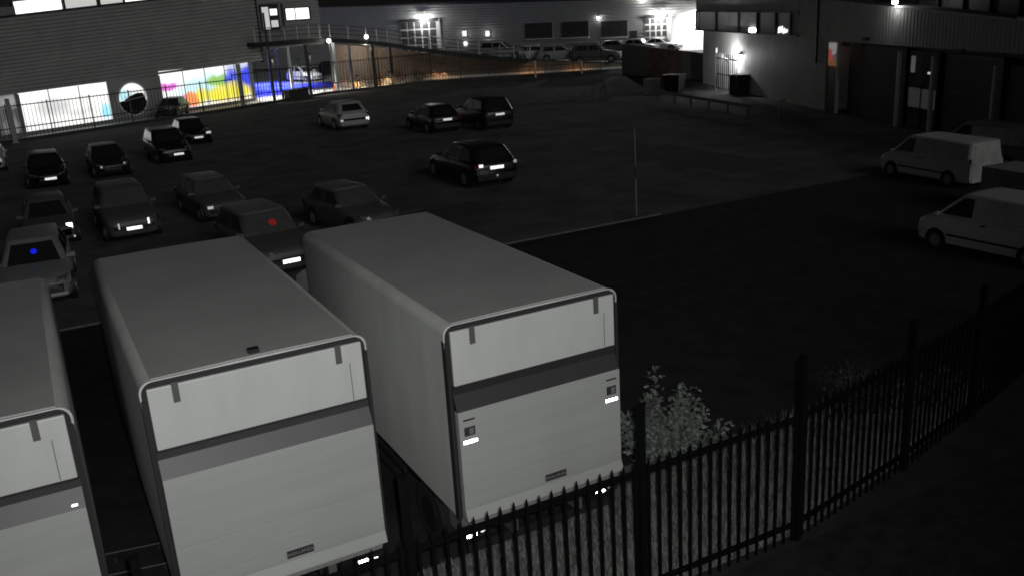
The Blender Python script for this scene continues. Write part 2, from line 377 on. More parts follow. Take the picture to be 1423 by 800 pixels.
def shrub(name, label, x, y, h, rad, n, stems, group=None, mleaf=m_leaf, lsz=.075, tight=1.):
    t = empty(name, (x, y, 0)); tag(t, label, 'bush', group)
    st = MB(); lf = MB()
    for k in range(stems):
        a = random.uniform(0, 2 * pi); q = random.uniform(.15, 1) * rad; hh = h * random.uniform(.55, 1) * (1 - .35 * (q / rad) ** 2)
        if k == 0: a, q, hh = 2.9, rad * .30, h * 1.28
        base = Vector((cos(a) * q * .25, sin(a) * q * .25, 0)); tip = Vector((cos(a) * q, sin(a) * q, hh)); mid = (base + tip) / 2 + Vector((random.uniform(-.08, .08), random.uniform(-.08, .08), .12))
        pts = [base.lerp(mid, t1).lerp(mid.lerp(tip, t1), t1) for t1 in (0, .25, .5, .75, 1)]
        for i in range(4): st.cyl(pts[i], pts[i + 1], .012 * (1 - i * .2), 5, .012 * (1 - (i + 1) * .2))
        for j in range(n // stems):
            u = random.uniform(.15, 1.0); p = base.lerp(mid, u).lerp(mid.lerp(tip, u), u)
            sp = (.20 * (1.15 - u) + .05) * tight
            p = p + Vector((random.gauss(0, sp), random.gauss(0, sp), random.gauss(0, .07)))
            if p.z < .04: continue
            s_ = lsz * random.uniform(.6, 1.4); d = Vector((random.gauss(0, 1), random.gauss(0, 1), random.gauss(-.2, .6))).normalized()
            e = d.cross(Vector((random.gauss(0, .5), random.gauss(0, .5), 1))).normalized() * s_ * .30
            lf.add([p, p + d * s_ * .5 + e, p + d * s_, p + d * s_ * .5 - e], [(0, 1, 2, 3)])
    f = lf.build('foliage', mleaf, t); f['kind'] = 'stuff'; st.build('stem', m_stem, t, 60)['kind'] = 'stuff'
    return t
shrub('bush', 'leafy bush with one tall shoot beside the right hand truck', 8.35, 10.85, 1.36, 1.0, 3600, 30, lsz=.085, tight=.55)
shrub('low_shrub', 'dim scrubby plant behind the fence beside its third tall post from the right', 12.4, 10.7, .75, .8, 700, 14, mleaf=m_weed)

# ------------------------------------------------------------------ cars
def paint(name, c, rough=.35): return mat(name, c, rough, var=.06, scale=3)
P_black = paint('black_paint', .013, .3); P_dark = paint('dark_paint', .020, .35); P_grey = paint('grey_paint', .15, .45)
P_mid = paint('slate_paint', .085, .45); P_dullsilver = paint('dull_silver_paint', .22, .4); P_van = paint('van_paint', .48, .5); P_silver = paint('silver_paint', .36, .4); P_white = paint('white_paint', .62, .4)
KIND = {
 'hatch': dict(L=4.2, W=1.78, H=1.48, ws=(.30, .46), rr=(.86, .975), wb=.915, wr=.70, k=1.0),
 'saloon': dict(L=4.6, W=1.82, H=1.45, ws=(.31, .46), rr=(.74, .90), wb=.90, wr=.69, k=.98),
 'estate': dict(L=4.6, W=1.82, H=1.48, ws=(.31, .46), rr=(.90, .985), wb=.91, wr=.70, k=1.0),
 'suv': dict(L=4.55, W=1.88, H=1.70, ws=(.31, .45), rr=(.90, .98), wb=.92, wr=.75, k=1.16),
 'van': dict(L=5.0, W=1.94, H=1.96, ws=(.15, .33), rr=(.985, .998), wb=.97, wr=.84, k=1.16),
}
PROF = [(0, .72, .58, .30), (.015, .84, .68, .24), (.06, .93, .75, .20), (.17, .985, .83, .19), (.30, 1, .92, .19), (.45, 1, .95, .19), (.70, 1, .96, .19), (.90, .985, .97, .19), (.97, .95, .95, .22), (.992, .88, .88, .28), (1, .80, .74, .34)]
VPROF = [(0, .74, .62, .30), (.015, .87, .76, .24), (.05, .95, .86, .22), (.14, .99, .96, .20), (.22, 1, 1.0, .20), (.45, 1, 1.0, .20), (.70, 1, 1.0, .20), (.93, 1, 1.0, .22), (.985, .985, 1.0, .24), (1, .97, 1.0, .28)]
def car(label, x, y, rz, kind, pm, z=0, sc=1., glass=None, group=None, cat='car', name='parked_car', plate='both', reflect=None, sticker=None, bright=False, roofm=None, platex=0., pmat=None):
    K = KIND[kind]; L, W, H, k = K['L'], K['W'], K['H'], K['k']; hw = W / 2; van = kind == 'van'
    t = empty(name, (x, y, z), rz); tag(t, label, cat, group); t.scale = (sc, sc, sc); glass = glass or m_carglass
    Y = lambda f: -L / 2 + f * L
    rings = []
    for f, wf, zt, zb in (VPROF if van else PROF):
        zt *= k; w_ = hw * wf; yy = Y(f)
        h = [(w_ * .82, zb), (w_ * .965, zb + .07), (w_, zb + .30), (w_ * .99, zt - .20), (w_ * .955, zt - .06), (w_ * .86, zt), (w_ * .4, zt + .025)]
        rings.append([(a, yy, b) for a, b in h] + [(-a, yy, b) for a, b in h[::-1]])
    MB().loft(rings).build('body', pm, t, 50)
    # cabin
    zb0 = (1.0 if van else .93) * k - .03; wb, wr = hw * K['wb'], hw * K['wr']; a0, a1 = K['ws']; r1, r0 = K['rr']
    def ring(u, zz, crown=0):
        ww = wb + (wr - wb) * u; f0 = Y(a0 + (a1 - a0) * u) + crown; f1 = Y(r0 + (r1 - r0) * u) - crown; c = .10
        return [(-ww + c, f0 - .04, zz), (0, f0 - .09, zz), (ww - c, f0 - .04, zz), (ww, f0 + c, zz), (ww + .01, (f0 + f1) / 2, zz), (ww, f1 - c, zz), (ww - c, f1, zz), (0, f1 + .03, zz), (-ww + c, f1, zz), (-ww, f1 - c, zz), (-ww - .01, (f0 + f1) / 2, zz), (-ww, f0 + c, zz)]
    hr = H - .07
    cab = MB().loft([ring(0, zb0), ring(.5, zb0 + (hr - zb0) * .52), ring(1, hr)], cap=True).build('cabin', pm, t, 45)
    def shrink(rg, s, zz): return [(px * s, Y((a1 + r1) / 2) + (py - Y((a1 + r1) / 2)) * s, zz) for px, py, _ in rg]
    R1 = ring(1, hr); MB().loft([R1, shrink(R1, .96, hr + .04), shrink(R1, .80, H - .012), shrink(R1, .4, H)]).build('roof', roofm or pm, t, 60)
    def P(side, u, v):      # a point on the sloping cabin face
        zz = zb0 + (hr - zb0) * u; ww = wb + (wr - wb) * u; f0 = Y(a0 + (a1 - a0) * u); f1 = Y(r0 + (r1 - r0) * u)
        if side == 'f': return Vector(((v * 2 - 1) * (ww - .10), f0 - .045 - .05 * (1 - abs(2 * v - 1)), zz))
        if side == 'b': return Vector(((v * 2 - 1) * (ww - .10), f1 + .005 + .03 * (1 - abs(2 * v - 1)), zz))
        return Vector((side * (ww + .004), f0 + .10 + (f1 - f0 - .2) * v, zz))
    def pane(nm, side, u0, u1, v0, v1, m, slant=0.):
        n_ = {'f': Vector((0, -1, .5)), 'b': Vector((0, 1, .3))}.get(side) or Vector((side, 0, .15))
        n_ = n_.normalized() * .014; mb = MB()
        for (q0, q1) in (((v0, (v0 + v1) / 2), ((v0 + v1) / 2, v1)) if side in ('f', 'b') else ((v0, v1),)):
            def at(u, v, vref):     # the point at height u straight above the one at (u0, vref)
                f0, f1 = Y(a0 + (a1 - a0) * u) + .10, Y(r0 + (r1 - r0) * u) - .10
                return P(side, u, (P(side, u0, vref).y - f0) / (f1 - f0))
            if side in ('f', 'b'): c = [P(side, u0, q0), P(side, u0, q1), P(side, u1, q1), P(side, u1, q0)]
            elif q0 < .2: c = [P(side, u0, q0), P(side, u0, q1), at(u1, q1, q1), P(side, u1, q0 + slant)]
            else: c = [P(side, u0, q0), P(side, u0, q1), P(side, u1, q1), at(u1, q0, q0)]
            mb.hexa([p - n_ for p in c], [p + n_ for p in c])
        return mb.build(nm, m, t)
    wsn = pane('windscreen', 'f', .06, .92, .04, .96, glass)
    pane('rear_window' if not van else 'rear_door_top', 'b', .05 if van else .25, .94 if van else .90, .02 if van else .08, .98 if van else .92, m_vanshade if van else m_carglass)
    if van: B('rear_door', m_vanshade, t, -hw * .9, hw * .9, Y(1) + .002, Y(1) + .022, .53, 1.02 * k)
    for s_ in (-1, 1):
        if van: pane('cargo_panel', s_, .04, .94, .30, .99, m_vanshade); pane('side_window', s_, .12, .90, .004, .27, m_carglass, .004)
        else:
            for v0, v1 in ((.03, .46), (.50, .88)): pane('side_window', s_, .16, .88, v0, v1, m_carglass if glass is not m_cabinglass else glass, .03)
        for f in (.165, .80 if not van else .79):
            yy = Y(f); MB().cyl((s_ * (hw - .12), yy, .345), (s_ * (hw + .006), yy, .345), .375, 20).build('wheel_arch', m_trim, t, 40)
            wl = MB().cyl((s_ * (hw - .2), yy, .32), (s_ * (hw + .016), yy, .32), .318, 20).build('wheel', m_tyre, t, 40)
            rm = MB().cyl((s_ * (hw + .010), yy, .32), (s_ * (hw + .022), yy, .32), .20, 10)
            for q in range(5):
                an = q * 2 * pi / 5; rm.box(s_ * (hw + .024) - .004, s_ * (hw + .024) + .004, yy + .11 * cos(an) - .02, yy + .11 * cos(an) + .02, .32 + .11 * sin(an) - .02, .32 + .11 * sin(an) + .02)
            rm.build('rim', m_rim, wl, 40)
        yy = Y(a0) + .12
        MB().loft([[(s_ * (wb - .02), yy - .06, zb0 + .05), (s_ * (wb - .02), yy + .04, zb0 + .05), (s_ * (wb - .02), yy + .04, zb0 + .13), (s_ * (wb - .02), yy - .06, zb0 + .13)],
                   [(s_ * (hw + .12), yy - .03, zb0 + .04), (s_ * (hw + .12), yy + .05, zb0 + .04), (s_ * (hw + .12), yy + .05, zb0 + .17), (s_ * (hw + .12), yy - .03, zb0 + .17)]]).build('door_mirror', pm, t)
        zf = .66 * k
        MB().hexa([(s_ * hw * .50, Y(0) - .005, zf - .03), (s_ * hw * .80, Y(.02), zf - .02), (s_ * hw * .88, Y(.045), zf + .10), (s_ * hw * .56, Y(.012) , zf + .07)],
                  [(s_ * hw * .50, Y(.05), zf - .03), (s_ * hw * .80, Y(.07), zf - .02), (s_ * hw * .88, Y(.09), zf + .10), (s_ * hw * .56, Y(.06), zf + .07)]).build('headlight', m_lamp, t)
        zr = .80 * k
        MB().box(*sorted((s_ * hw * .68, s_ * hw * .945)), Y(.95), Y(.993), zr - .06, zr + .10 + (.25 if van else 0)).build('tail_light', m_tail, t)
        B('door_handle', m_trim if van else pm, t, *sorted((s_ * (hw - .03), s_ * (hw + .012))), Y(.47), Y(.50), zb0 - .11, zb0 - .07)
        if van or kind == 'suv': B('side_moulding', m_trim, t, *sorted((s_ * (hw - .02), s_ * (hw + .009))), Y(.24), Y(.73), .53, .60)
    MB().hexa([(-hw * .45, Y(0) - .012, .42), (hw * .45, Y(0) - .012, .42), (hw * .42, Y(.004) - .004, .62 * k), (-hw * .42, Y(.004) - .004, .62 * k)],
              [(-hw * .45, Y(.03), .42), (hw * .45, Y(.03), .42), (hw * .42, Y(.03), .62 * k), (-hw * .42, Y(.03), .62 * k)]).build('grille', m_trim, t)
    B('rear_bumper', m_trim if pm in (P_black, P_dark) else pm, t, -hw * .86, hw * .86, Y(.975), Y(1) + .03, .32, .52)
    pmt = pmat or m_plate
    if plate in ('both', 'front'): B('number_plate', pmt, t, platex - .26, platex + .26, Y(0) - .030, Y(0) - .013, .44, .55)
    if plate in ('both', 'rear'): B('number_plate', pmt, t, -.26, .26, Y(1) - .01, Y(1) + .045, .70 * k, .70 * k + .11)
    for (px_, f, pz, sx_, sz_, mm) in (reflect or []):
        B('reflector', mm, t, px_ - sx_, px_ + sx_, Y(f) - .03, Y(f) + .03, pz - sz_, pz + sz_)
    if bright:
        B('bumper_trim', m_chrome, t, -hw * .8, hw * .8, Y(.0) - .02, Y(.05), .30, .38)
    if sticker:
        u, v, cm, sz, nm = sticker; c = P('f', u, v) + Vector((0, -.02, .012))
        d = P('f', u + .1, v) - P('f', u, v); d.normalize(); e = Vector((1, 0, 0)); nn = e.cross(d) * .006
        q = [c + e * (sz * .95 * cos(k * pi / 4 + .39)) + d * (sz * 1.05 * sin(k * pi / 4 + .39)) for k in range(8)]
        MB().loft([[p - nn for p in q], [p + nn for p in q]]).build(nm, cm, wsn)
    return t
m_blue = emit('blue_glow', (.008, .012, .62), .9); m_red = mat('red_card', (.85, .05, .05), .5)
GL = 'cars parked in the left rows facing the camera'
car('black car with white number plate, leftmost of the back row by the shop fence', .66, 51.4, 0, 'estate', P_black, group=GL, plate='front', platex=.1)
car('dark car with two faint headlights between two black cars in the back row', 3.6, 52.0, .03, 'hatch', P_dark, group=GL, plate='none', reflect=[(-.55, .0, .62, .05, .05, m_plates), (.55, .0, .70, .04, .05, m_plates)])
car('black car with lit plate parked in front of another black car near the round window', 6.95, 54.6, .05, 'suv', P_black, group=GL, plate='front', platex=.15)
car('black car tucked behind another black car, small white lights near its tail', 9.35, 61.0, .04, 'hatch', P_black, group=GL, plate='front', reflect=[(.62, .0, .72, .14, .06, m_plate)])
car('dark grey car with bright grille corners and white plate, alone in the middle left row', 2.78, 36.5, .02, 'suv', P_mid, group=GL, glass=m_dustglare, plate='front', reflect=[(-.50, .0, .62, .025, .10, m_plates), (.50, .0, .68, .03, .10, m_plate)])
car('dark car showing one dazzling headlamp behind the silver car', .22, 37.4, .0, 'hatch', P_mid, group=GL, plate='none', reflect=[(.60, .02, .70, .10, .09, m_refl), (.70, .0, .32, .03, .03, m_plates)])
car('silver car with a small blue light behind its windscreen', -.38, 29.9, -.05, 'estate', P_dullsilver, group=GL, sc=1.06, plate='none', bright=True, sticker=(.55, .52, m_blue, .09, 'blue_light'))
car('grey car behind the black car that has the red windscreen card', 6.05, 37.3, .10, 'hatch', P_mid, group=GL, glass=m_dustglare, roofm=P_grey, plate='none', reflect=[(-.62, .0, .62, .10, .05, m_plates)])
car('dark grey car with a red card in its windscreen and bright front plate', 6.0, 28.25, .09, 'suv', P_mid, group=GL, plate='front', sticker=(.50, .58, m_red, .13, 'red_card'), roofm=P_grey, glass=m_dustglare)
car('grey car parked just beyond the roof of the right hand truck', 9.75, 31.0, .20, 'hatch', P_mid, group=GL, glass=m_dustglare, roofm=P_grey, plate='none')
car('pale car cut by the left edge of the photo near the lit shop', -2.0, 59.6, 0, 'hatch', P_silver, group=GL, plate='none', reflect=[(.6, .0, .66, .1, .1, m_plates)])
GM = 'cars standing in the open middle of the car park'
car('silver white hatchback seen from behind with two bright rear lights', 18.85, 59.6, pi, 'hatch', P_silver, group=GM, sc=1.2, plate='none', reflect=[(-.72, 1.0, .56, .09, .09, m_refl), (.70, 1.0, .56, .06, .06, m_plate)])
car('black car left of the tall black car, white plate low on its tail', 22.45, 52.9, pi, 'hatch', P_black, group=GM, sc=1.1, plate='rear')
car('tall black car with pale side windows, parked at the right of its pair', 25.3, 51.6, pi - .03, 'suv', P_black, group=GM, sc=1.1, glass=m_cabinglass, plate='rear')
car('black hatchback standing alone in the middle of the car park, bright plate', 16.95, 36.1, pi - .02, 'estate', P_black, group=GM, sc=1.15, plate='rear', reflect=[(-.0, 1.0, .46, .03, .03, m_plate), (.62, 1.0, .86, .07, .05, m_plate), (-.74, 1.0, .88, .05, .05, m_plates)])
GV = 'white panel vans parked by the right hand building'
car('white panel van standing nose out in the middle of the right hand vans', 30.05, 22.75, pi - .08, 'van', P_van, sc=.86, group=GV, cat='van', name='panel_van', plate='none')
car('white panel van nearest the camera, cut by the right edge', 22.85, 15.1, pi + .03, 'van', P_van, sc=.86, group=GV, cat='van', name='panel_van', plate='none')
car('dim panel van farthest back against the right hand building', 33.8, 23.2, pi, 'van', P_grey, sc=.88, group=GV, cat='van', name='panel_van', plate='none')
tr = empty('box_trailer', (27.6, 17.4, 0), -.1); tag(tr, 'low pale ribbed trailer standing between the two nearest white vans', 'trailer')
k = MB().box(-.75, .75, -1.3, 1.3, .50, 1.40)
for i in range(14):
    yy = -1.2 + i * .185; k.box(-.78, -.752, yy - .04, yy + .04, .54, 1.36)
k.build('trailer_box', m_conc, tr)
for sx in (-.7, .7): MB().cyl((sx - .08, 0, .3), (sx + .08, 0, .3), .3, 16).build('wheel', m_tyre, tr, 40)

# ------------------------------------------------------------------ shop building on the left
LB = empty('shop_building', (1.0, 76.5, 0), math.atan2(cos(radians(63)), sin(radians(63))))
tag(LB, 'long dark ribbed building with lit shop windows along its ground floor', 'building')
def ztop(s): return 8.36 + .062 * s
def zbot(s): return 3.07 + (.0245 * s if s < 12 else .294 + .012 * (s - 12))
def ribbed(name, s0, s1, zb_, zt_, n, m, parent, y0=0., dep=.05):
    """horizontal cladding: n ribs between two eaves lines"""
    mb = MB(); rows = []
    for i in range(n):
        for u, d in ((i / n, 0), ((i + .55) / n, 0), ((i + .62) / n, dep), ((i + .93) / n, dep)):
            rows.append([(q, y0 + d, zb_(q) + (zt_(q) - zb_(q)) * u) for q in (s0, (s0 + s1) / 2, s1)])
    rows.append([(q, y0, zt_(q)) for q in (s0, (s0 + s1) / 2, s1)])
    vs = [p for r in rows for p in r]; fs = []
    for r in range(len(rows) - 1):
        for c in range(2): fs.append((r * 3 + c, r * 3 + c + 1, r * 3 + 4 + c, r * 3 + 3 + c))
    mb.add(vs, fs)
    mb.hexa([(s0, y0 + .12, zb_(s0)), (s1, y0 + .12, zb_(s1)), (s1, y0 + .12, zt_(s1)), (s0, y0 + .12, zt_(s0))],
            [(s0, y0 + 6, zb_(s0)), (s1, y0 + 6, zb_(s1)), (s1, y0 + 6, zt_(s1)), (s0, y0 + 6, zt_(s0))])
    return mb.build(name, m, parent)
ribbed('cladding', -25, 21.9, zbot, ztop, 20, m_clad, LB, 0., .11)
ribbed('cladding', 21.95, 29.9, lambda s: 4.4, lambda s: 10.2, 20, m_clad, LB, .35, .11)
B('corner_trim', m_dark, LB, 21.86, 22.0, -.05, .36, 3.3, 10.0)
B('eaves_trim', m_black, LB, -25, 21.9, -.03, .10, 0, .0) if False else None
MB().hexa([(-25, -.06, ztop(-25)), (21.9, -.06, ztop(21.9)), (21.9, .3, ztop(21.9)), (-25, .3, ztop(-25))],
          [(-25, -.06, ztop(-25) + .10), (21.9, -.06, ztop(21.9) + .10), (21.9, .3, ztop(21.9) + .10), (-25, .3, ztop(-25) + .10)]).build('roof_trim', m_black, LB)
# lit offices above the roof line
for a, b, m in ((.7, 4.25, m_lit), (4.55, 7.1, m_litdim), (7.5, 9.4, m_litdim), (9.5, 14.5, m_lit), (14.7, 19, m_lit)):
    wdw = MB().hexa([(a, .9, ztop(a) - .2), (b, .9, ztop(b) - .2), (b, .9, ztop(b) + .95), (a, .9, ztop(a) + .95)],
              [(a, 1.0, ztop(a) - .2), (b, 1.0, ztop(b) - .2), (b, 1.0, ztop(b) + .95), (a, 1.0, ztop(a) + .95)]).build('upper_window', m, LB)
MB().hexa([(-25, 1.02, 7), (21.9, 1.02, 8), (21.9, 1.02, 13), (-25, 1.02, 13)], [(-25, 6, 7), (21.9, 6, 8), (21.9, 6, 13), (-25, 6, 13)]).build('upper_storey', m_dark, LB)
B('roof_box', m_steel, LB, -.9, .30, .2, .8, 8.2, 9.0)
for q in (.45, 4.4, 7.3, 9.45): B('mullion', m_black, LB, q - .09, q + .09, .80, .88, ztop(q) + .0, ztop(q) + 1.0)
# ground floor: piers between windows
B('pier', m_clad, LB, -25, -2.6, .02, .5, 0, 3.0); B('pier', m_clad, LB, 6.15, 10.95, .02, .5, 0, 3.2)
B('plinth', m_conc, LB, -25, 20.4, -.06, .02, 0, .28)
gl_dim = blobs('dim_shop', (.16, .16, .16), [(-1.7, .9, .5, .7, (.42, .42, .42), .6), (-1.6, 2.6, .8, .5, (.7, .7, .7), .6)], .5)
B('shop_window', gl_dim, LB, -2.6, -1.15, .10, .2, .28, 3.05)
shop1 = blobs('white_shop', (.95, .95, .93), [(1.6, 1.75, 1.3, .62, (.55, .55, .55), .8), (3.0, 1.2, 1.8, .22, (.70, .70, .68), .7), (5.75, 1.0, .5, .55, (.25, .75, .95), .5), (4.2, 2.2, .35, .5, (.82, .84, .8), .6), (.2, .5, 1.6, .3, (.8, .8, .8), .8)], 1.25)
B('shop_window', shop1, LB, -.85, 6.15, .10, .2, .28, 3.14)
B('pillar', m_frame, LB, -1.15, -.85, -.05, .3, 0, 3.0)
shop2 = blobs('colour_shop', (.97, .97, .95), [
    (16.0, 1.75, 3.2, 1.0, (.55, .88, .92), .9), (17.0, 2.2, 1.6, .5, (.25, .50, .02), .35), (16.6, 1.1, 3.0, .45, (.55, .75, .30), .6),
    (18.9, 2.35, 1.5, 1.1, (.025, .04, .80), .35), (20.6, 2.0, 1.6, 1.3, (.03, .05, .75), .3), (18.8, 3.5, 1.2, .5, (.55, .6, .7), .8),
    (17.7, .95, 2.8, .62, (.95, .82, .02), .35), (17.8, 1.5, 1.6, .5, (.9, .8, .1), .5), (14.6, 1.1, .7, .6, (.93, .80, .06), .4),
    (11.6, 2.15, 1.0, .34, (.80, .08, .65), .3), (12.9, 2.1, .4, .16, (.9, .8, .95), .6),
    (13.3, .75, 1.0, .62, (.85, .16, .35), .25), (13.75, .95, .62, .62, (.93, .30, .07), .2),
    (19.5, .1, 4.5, .42, (.95, .82, .60), .5), (12.6, .2, 1.4, .25, (.85, .75, .65), .5)], 1.2)
B('shop_window', shop2, LB, 10.95, 20.15, .10, .2, .20, 3.50)
B('pillar', m_frame, LB, 20.15, 20.5, -.05, .3, 0, 3.6)
for q in (13.2, 15.4, 17.5, 18.6): B('mullion', m_dark, LB, q - .03, q + .03, .06, .099, .3, 3.45)
B('transom', m_frame, LB, 17.5, 20.1, .06, .099, 2.95, 3.0)
for q in (1.4, 3.8): B('mullion', m_frame, LB, q - .03, q + .03, .06, .099, .3, 3.1)
# round window with a white ring
rw = MB().cyl((8.15, -.02, 1.62), (8.15, .015, 1.62), 1.30, 36).build('round_window', m_glass, LB, 40)
MB().ring((8.15, -.05, 1.62), (0, 1, 0), 1.30, .075, 36, 6).build('window_ring', m_white, LB, 60)
up = MB(); pts = [(8.15 + 1.22 * cos(a), 1.62 + 1.22 * sin(a)) for a in [radians(-12 + i * (197 / 20)) for i in range(21)]]
pts += [(7.3, 1.55), (7.9, 1.85), (8.6, 2.05), (9.1, 2.0)]
up.loft([[(a, -.045, b) for a, b in pts], [(a, -.030, b) for a, b in pts]])
up.build('lit_pane', blobs('round_pane', (.95, .95, .95), [(7.3, 1.9, .8, .45, (.45, .82, .95), .5), (8.6, 1.7, 1.0, .3, (.35, .35, .35), .8)], 1.1), LB)
MB().tube([(7.3, -.05, 1.50), (7.9, -.05, 1.60), (9.2, -.05, 1.72)], .05, 5).build('pane_bar', m_frame, LB)
B('ring_post', m_frame, LB, 8.05, 8.25, -.08, -.03, .28, .35); 
# section beyond the corner: windows, undercroft with glazed entrance
uw = B('tall_window', m_dark, LB, 22.5, 25.3, .30, .348, 6.0, 8.35)
for a, b, c, d, m in ((22.75, 23.5, 6.15, 8.1, m_litdim), (23.7, 24.5, 7.35, 7.9, m_lit), (23.7, 24.5, 6.3, 6.9, m_litdim)): B('pane', m, uw, a, b, .27, .298, c, d)
B('window_post', m_frame, LB, 24.7, 24.95, .25, .30, 5.4, 8.35)
lw = B('strip_window', m_black, LB, 25.45, 28.7, .30, .348, 6.75, 7.95)
for a, b in ((25.6, 26.65), (26.8, 28.45)): B('pane', m_lit, lw, a, b, .27, .298, 6.85, 7.85)
B('undercroft_wall', m_dark, LB, 14, 40, 34.0, 34.4, 0, 5.4)
B('undercroft_roof', m_dark, LB, 20.5, 29.9, 6.4, 9.0, 4.5, 4.7)
for q, m in ((24.3, m_litdim), (26.6, m_dark), (30.6, m_litdim)): B('entrance_panel', m, LB, q - .5, q + .5, 33.8, 33.99, 1.2, 4.6)
for q in (21.4, 22.3, 23.3, 25.4, 27.7, 28.9): B('entrance_post', m_steel, LB, q - .05, q + .05, 6.1, 6.2, 0, 4.4)

# ------------------------------------------------------------------ palisade along the shop and the yard
FP = [(-14, 66.8), (1.9, 73.6), (16.2, 79.8), (25.6, 85.3), (37.0, 86.5), (45.0, 83.1), (52.5, 79.3)]
FL = ['dark palisade fence in front of the white lit shop window', 'dark palisade fence in front of the round window and coloured shop window', 'dark palisade fence before the blue lit yard', 'dark palisade fence before the parked bicycles', 'palisade fence, palings greyed for light, before the brown retaining wall', 'palisade fence, palings greyed for light, below the cars parked on the raised deck']
m_ffence = mat('far_fence_paint', .022, .6); m_fflit = mat('far_fence_lit', .16, .6)  # second tone lighter: light on the last lengths' palings put into colour
for (p, q), lb in zip(zip(FP[:-1], FP[1:]), FL):
    p, q = Vector((*p, 0)), Vector((*q, 0)); d = q - p; n = d.length
    t = empty('yard_fence', p, math.atan2(d.y, d.x)); tag(t, lb, 'fence', 'far palisade fence lengths')
    H = 2.55 if lb in FL[:2] else 2.9
    hw_ = .017 if lb in FL[:2] else .026
    B('kerb_strip', m_dark, t, 0, n, -.16, .10, 0, .22)
    k = MB(); i = .2
    while i < n - .1:
        k.add([(i - hw_, -.03, .2), (i + hw_, -.03, .2), (i + hw_, -.005, .2), (i - hw_, -.005, .2), (i, -.02, H + .12), (i + hw_ * .7, -.03, H), (i + hw_ * .7, -.005, H), (i - hw_ * .7, -.018, H)],
              [(3, 2, 1, 0), (4, 5, 6, 7), (0, 1, 5, 4), (1, 2, 6, 5), (2, 3, 7, 6), (3, 0, 4, 7)]); i += .27 if hw_ < .02 else .31
    m_ff = m_fflit if lb in FL[4:] else m_ffence
    k.build('paling_row', m_ff, t)['kind'] = 'stuff'
    for z in (.9, H - .14): B('rail', m_ffence, t, 0, n, 0, .06, z, z + .07)
    np_ = max(1, round(n / 2.9))
    pst = None
    for j in range(np_ + 1):
        xx = j * n / np_ + .03
        if j == np_ and lb is not FL[-1]: continue
        if pst is None: pst = MB().box(-.03, .03, .061, .12, 0, H + .05).build('post', m_ffence, t, loc=(xx, 0, 0))
        else: share(pst, t, (xx, 0, 0))
def column(label, x, y, h, m, wd=.12):
    t = tag(empty('column', (x, y, 0)), label, 'column', 'columns along the yard fence')
    B('shaft', m, t, -wd, wd, -wd, wd, .05, h); B('base', m, t, -wd * 1.6, wd * 1.6, -wd * 1.6, wd * 1.6, 0, .05)
column('pale post at the left end of the white shop window', -.55, 72.0, 3.0, m_frame, .15)
column('bright post at the right end of the coloured shop window', 17.0, 80.9, 3.6, m_steel, .17)
column('tall thin dark pole standing in front of the shop building corner', 19.75, 81.0, 7.6, m_black, .07)
column('bright column under the walkway left of the white off-roader', 22.6, 85.3, 4.6, m_white, .11)
column('dark column in front of the white off-roader', 24.4, 85.9, 4.6, m_dark, .12)
column('white column at the right end of the blue lit yard', 27.4, 87.1, 4.55, m_white, .13)
column('pale column by the orange cone', 29.1, 87.5, 4.3, m_frame, .10)
column('dark column in front of the bicycles', 31.6, 88.0, 4.0, m_dark, .14)
column('dark column at the right of the bicycles', 33.5, 88.2, 3.7, m_black, .12)

# walkway ramp sweeping down from the building to the deck
WK = [(19.6, 84.5, 4.9), (22.6, 85.7, 4.86), (25.2, 86.9, 4.86), (27.4, 87.6, 4.76), (31.2, 88.2, 4.26), (33.4, 88.3, 3.90), (37.6, 87.9, 2.98), (40.4, 87.0, 2.42), (44.1, 85.0, 1.70), (46.6, 83.7, 1.35)]
wkp = empty('walkway', (0, 0, 0)); tag(wkp, 'dark curved walkway ramp with wire railings descending behind the fence', 'walkway')
dk = MB(); rings = []
for i, p in enumerate(WK):
    a = Vector(WK[max(0, i - 1)]); b = Vector(WK[min(len(WK) - 1, i + 1)]); n_ = Vector((-(b - a).y, (b - a).x, 0)).normalized()
    p = Vector(p); z0, z1 = Vector((0, 0, -.17)), Vector((0, 0, .22))
    rings.append([p + z0, p + n_ * 2 + z0, p + n_ * 2 + z1, p + z1])
dk.loft(rings).build('deck', m_black, wkp)
for hz in (.65, 1.05, 1.42): MB().tube([(p[0], p[1], p[2] + hz) for p in WK], .028, 5).build('rail_wire', m_black, wkp)
bal = MB().cyl((0, 0, .24), (0, 0, 1.48), .04, 6).build('baluster', m_white, wkp, loc=WK[0])
for p, q in zip(WK[:-1], WK[1:]):
    for u in (.5, 1): share(bal, wkp, tuple(a + (b - a) * u for a, b in zip(p, q)))
# globe lamps
def globe(label, x, y, z, h, watts, col=(1, 1, 1), foot=0., off=(0, -.5, -.1)):
    t = empty('globe_lamp', (x, y, foot)); tag(t, label, 'lamp', 'globe lamps by the walkway')
    MB().cyl((0, 0, 0), (0, 0, h), .05, 8).build('pole', m_frame, t, 40)
    bm = bmesh.new(); bmesh.ops.create_uvsphere(bm, u_segments=14, v_segments=8, radius=.2); me = bpy.data.meshes.new('globe'); bm.to_mesh(me); bm.free()
    me.materials.append(m_globe); me.polygons.foreach_set('use_smooth', [True] * len(me.polygons))
    o = bpy.data.objects.new('globe', me); C.objects.link(o); o.parent = t; o.location = (0, 0, h + .2)
    lamp(t, (off[0], off[1], h + off[2]), watts, col, .2)
globe('bright globe lamp at the near edge of the curved walkway', 31.1, 87.9, 0, 4.62, 170, (1, .90, .76), off=(.4, 1.6, -1.0))  # light set apart from the globe, added to brighten the wall behind
globe('small globe lamp on the white column of the yard', 27.0, 86.9, 0, 4.55, 10, (1, .97, .9))

